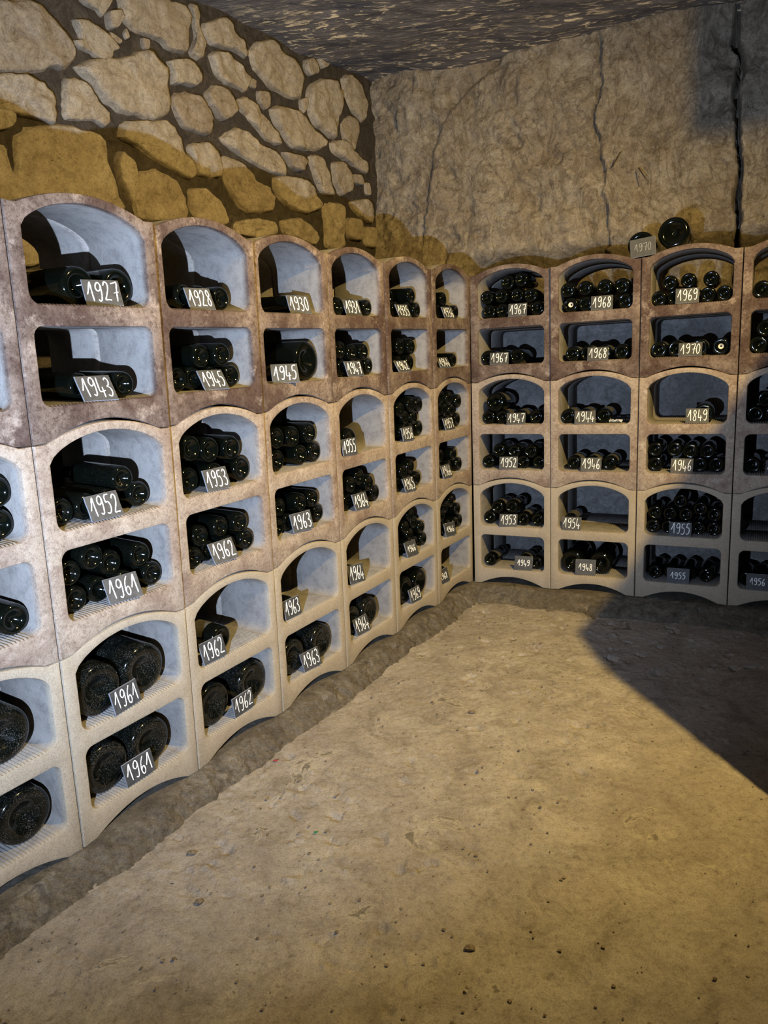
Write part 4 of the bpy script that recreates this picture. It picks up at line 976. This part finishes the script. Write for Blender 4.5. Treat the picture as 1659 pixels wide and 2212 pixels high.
def put_card(mw, w, h, year, label, group, small=False, faint=False):
    o = link('slate_card', card_mesh(w, h, crng), mw)
    tag(o, label, 'slate sign', group)
    if small: bx = (-w * 0.36, w * 0.34, h * 0.30, h * 0.72)
    else: bx = (-w * 0.44, w * 0.44, h * 0.16, h * 0.90)
    t = link('chalk_year', chalk_mesh(year, w, h, *bx, crng, 0.0011 if faint else 0.00165), None, o)
    t['label'] = f'faint chalk year {year}' if faint else f'white chalk year {year}'
    if faint: t.data.materials[0] = M_FAINT
    return o
M_FAINT = flat('rubbed_chalk', (0.30, 0.30, 0.29), 0.9)
ZF = {'u': 0.3460, 'l': 0.0950}
SMALL = {(1, 0, 0, 'l'), (1, 1, 0, 'l'), (1, 2, 0, 'l'), (1, 3, 0, 'l'), (0, 4, 0, 'u'), (0, 5, 0, 'u'), (0, 5, 0, 'l')}
for rack, k, row, cell, year, (u, dep, yaw, lean, rl, w, h) in CARDS:
    fm = frame(rack, k) @ Matrix.Translation((0, 0, row * H))
    dep = min(dep, 0.004)
    lift = abs(math.sin(rl)) * w / 2
    mw = fm @ Matrix.Translation((u, -dep, ZF[cell] + 0.0004 + lift)) @ Matrix.Rotation(-yaw, 4, 'Z') @ Matrix.Rotation(-lean, 4, 'X') @ Matrix.Rotation(-rl, 4, 'Y')
    put_card(mw, w, h, year, f'slate card chalked {year}, {SHELF[(row, cell)]}, {col_word(rack, k)} column from corner, {WALLN[rack]} rack',
             f'slate year cards on the {WALLN[rack]} rack', (rack, k, row, cell) in SMALL)
u, z, dep, yaw, lean, w, h = TOPCARD
put_card(frame(1, 2) @ Matrix.Translation((0, 0, 2 * H)) @ Matrix.Translation((u, -dep, z)) @ Matrix.Rotation(-yaw, 4, 'Z') @ Matrix.Rotation(-lean, 4, 'X') @ Matrix.Rotation(math.radians(-6), 4, 'Y'), w, h, '1970',
         'slate card with rubbed chalk 1970 leaning on big bottle atop rock-wall rack', 'slate year cards on the rock-wall rack', True, True)

# ------------------------------------------------------------------ small things
def blob(name, r, sx, sy, sz, mt, seed):
    rg = random.Random(seed); bm = bmesh.new()
    bmesh.ops.create_icosphere(bm, subdivisions=1, radius=r)
    for v_ in bm.verts:
        v_.co = Vector((v_.co.x * sx, v_.co.y * sy, v_.co.z * sz)) * rg.uniform(0.75, 1.2)
    me = bpy.data.meshes.new(name); bm.to_mesh(me); bm.free(); me.materials.append(mt)
    return me
# loose grit on the floor
bm = bmesh.new(); grg = random.Random(31)
for i in range(900):
    for _ in range(40):
        x, y = grg.uniform(-1.1, 2.0), grg.uniform(1.0, 4.1)
        p = Vector((x, y))
        if (p - SL[0]).dot(NL) > 0.12 and (p - SR[0]).dot(NR) > 0.2: break
    r = grg.choice((0.0022, 0.003, 0.004, 0.0055))
    res = bmesh.ops.create_icosphere(bm, subdivisions=1, radius=r)
    for v_ in res['verts']:
        v_.co = v_.co * grg.uniform(0.7, 1.25); v_.co.z *= 0.55
        v_.co += Vector((x, y, 0.002))
me = bpy.data.meshes.new('grit'); bm.to_mesh(me); bm.free(); me.materials.append(M_PEBBLE)
tag(link('grit', me), 'loose grit and crumbs scattered over the sandy floor', 'grit', kind='stuff')
for nm, lab, cat, mt, (x, y), r in (('glass_shard', 'tiny green glass shard on the sandy floor', 'shard', M_SHARD, FLOOR_PTS[0], 0.006),
                                    ('paper_scrap', 'tiny red scrap on the floor near the rubble-wall kerb', 'scrap', M_SCRAP, FLOOR_PTS[1], 0.008)):
    tag(link(nm, blob(nm, r, 1.3, 0.7, 0.4, mt, 3), Matrix.Translation((x, y, 0.004))), lab, cat)
for i, (x, y) in enumerate(FLOOR_PTS[2:]):
    tag(link('floor_stone', blob('floor_stone', 0.013, 1.3, 0.9, 0.5, M_PEBBLE, 40 + i), Matrix.Translation((x, y, 0.004))), FLOOR_LABELS[i], 'stone')
# crumpled paper lying beside the 1944 bottles
prg = random.Random(77)
nx_, ny_ = 9, 7
v = []
for j in range(ny_):
    for i in range(nx_):
        v.append((i * 0.0085 + prg.uniform(-0.0018, 0.0018), j * 0.008 + prg.uniform(-0.0018, 0.0018), 0.004 + 0.011 * abs(math.sin(i * 0.9 + j * 0.6)) + prg.uniform(0, 0.005)))
fs = [(j * nx_ + i, j * nx_ + i + 1, (j + 1) * nx_ + i + 1, (j + 1) * nx_ + i) for j in range(ny_ - 1) for i in range(nx_ - 1)]
pm = mesh_from('crumpled_paper', v, fs, [M_PAPER])
po = link('crumpled_paper', pm, frame(1, 1) @ Matrix.Translation((0.298, 0.055, H + ZF['u'] - 0.003)) @ Matrix.Rotation(0.15, 4, 'Z'))
sol = po.modifiers.new('thickness', 'SOLIDIFY'); sol.thickness = 0.0008
tag(po, 'crumpled pale paper lying on the shelf beside the bottles chalked 1944', 'paper')
# two iron spikes in the rock wall
for i, (a, b) in enumerate(SPIKES):
    a, b = Vector(a), Vector(b)
    ln_ = (b - a).length; n = 6
    v, fs = [], []
    for t, r in ((0, 0.004), (1, 0.0028)):
        for j in range(n): v.append((r * math.cos(2 * PI * j / n), r * math.sin(2 * PI * j / n), ln_ * t))
    fs = [(j, (j + 1) % n, n + (j + 1) % n, n + j) for j in range(n)] + [tuple(reversed(range(n))), tuple(range(n, 2 * n))]
    o = link('iron_spike', mesh_from('iron_spike', v, fs, [M_IRON]), Matrix.Translation(a) @ (b - a).to_track_quat('Z', 'Y').to_matrix().to_4x4())
    tag(o, ('rusty iron spike tilted up' if i == 0 else 'rusty iron spike pointing down') + ' in the rock wall above the big bottles', 'spike')
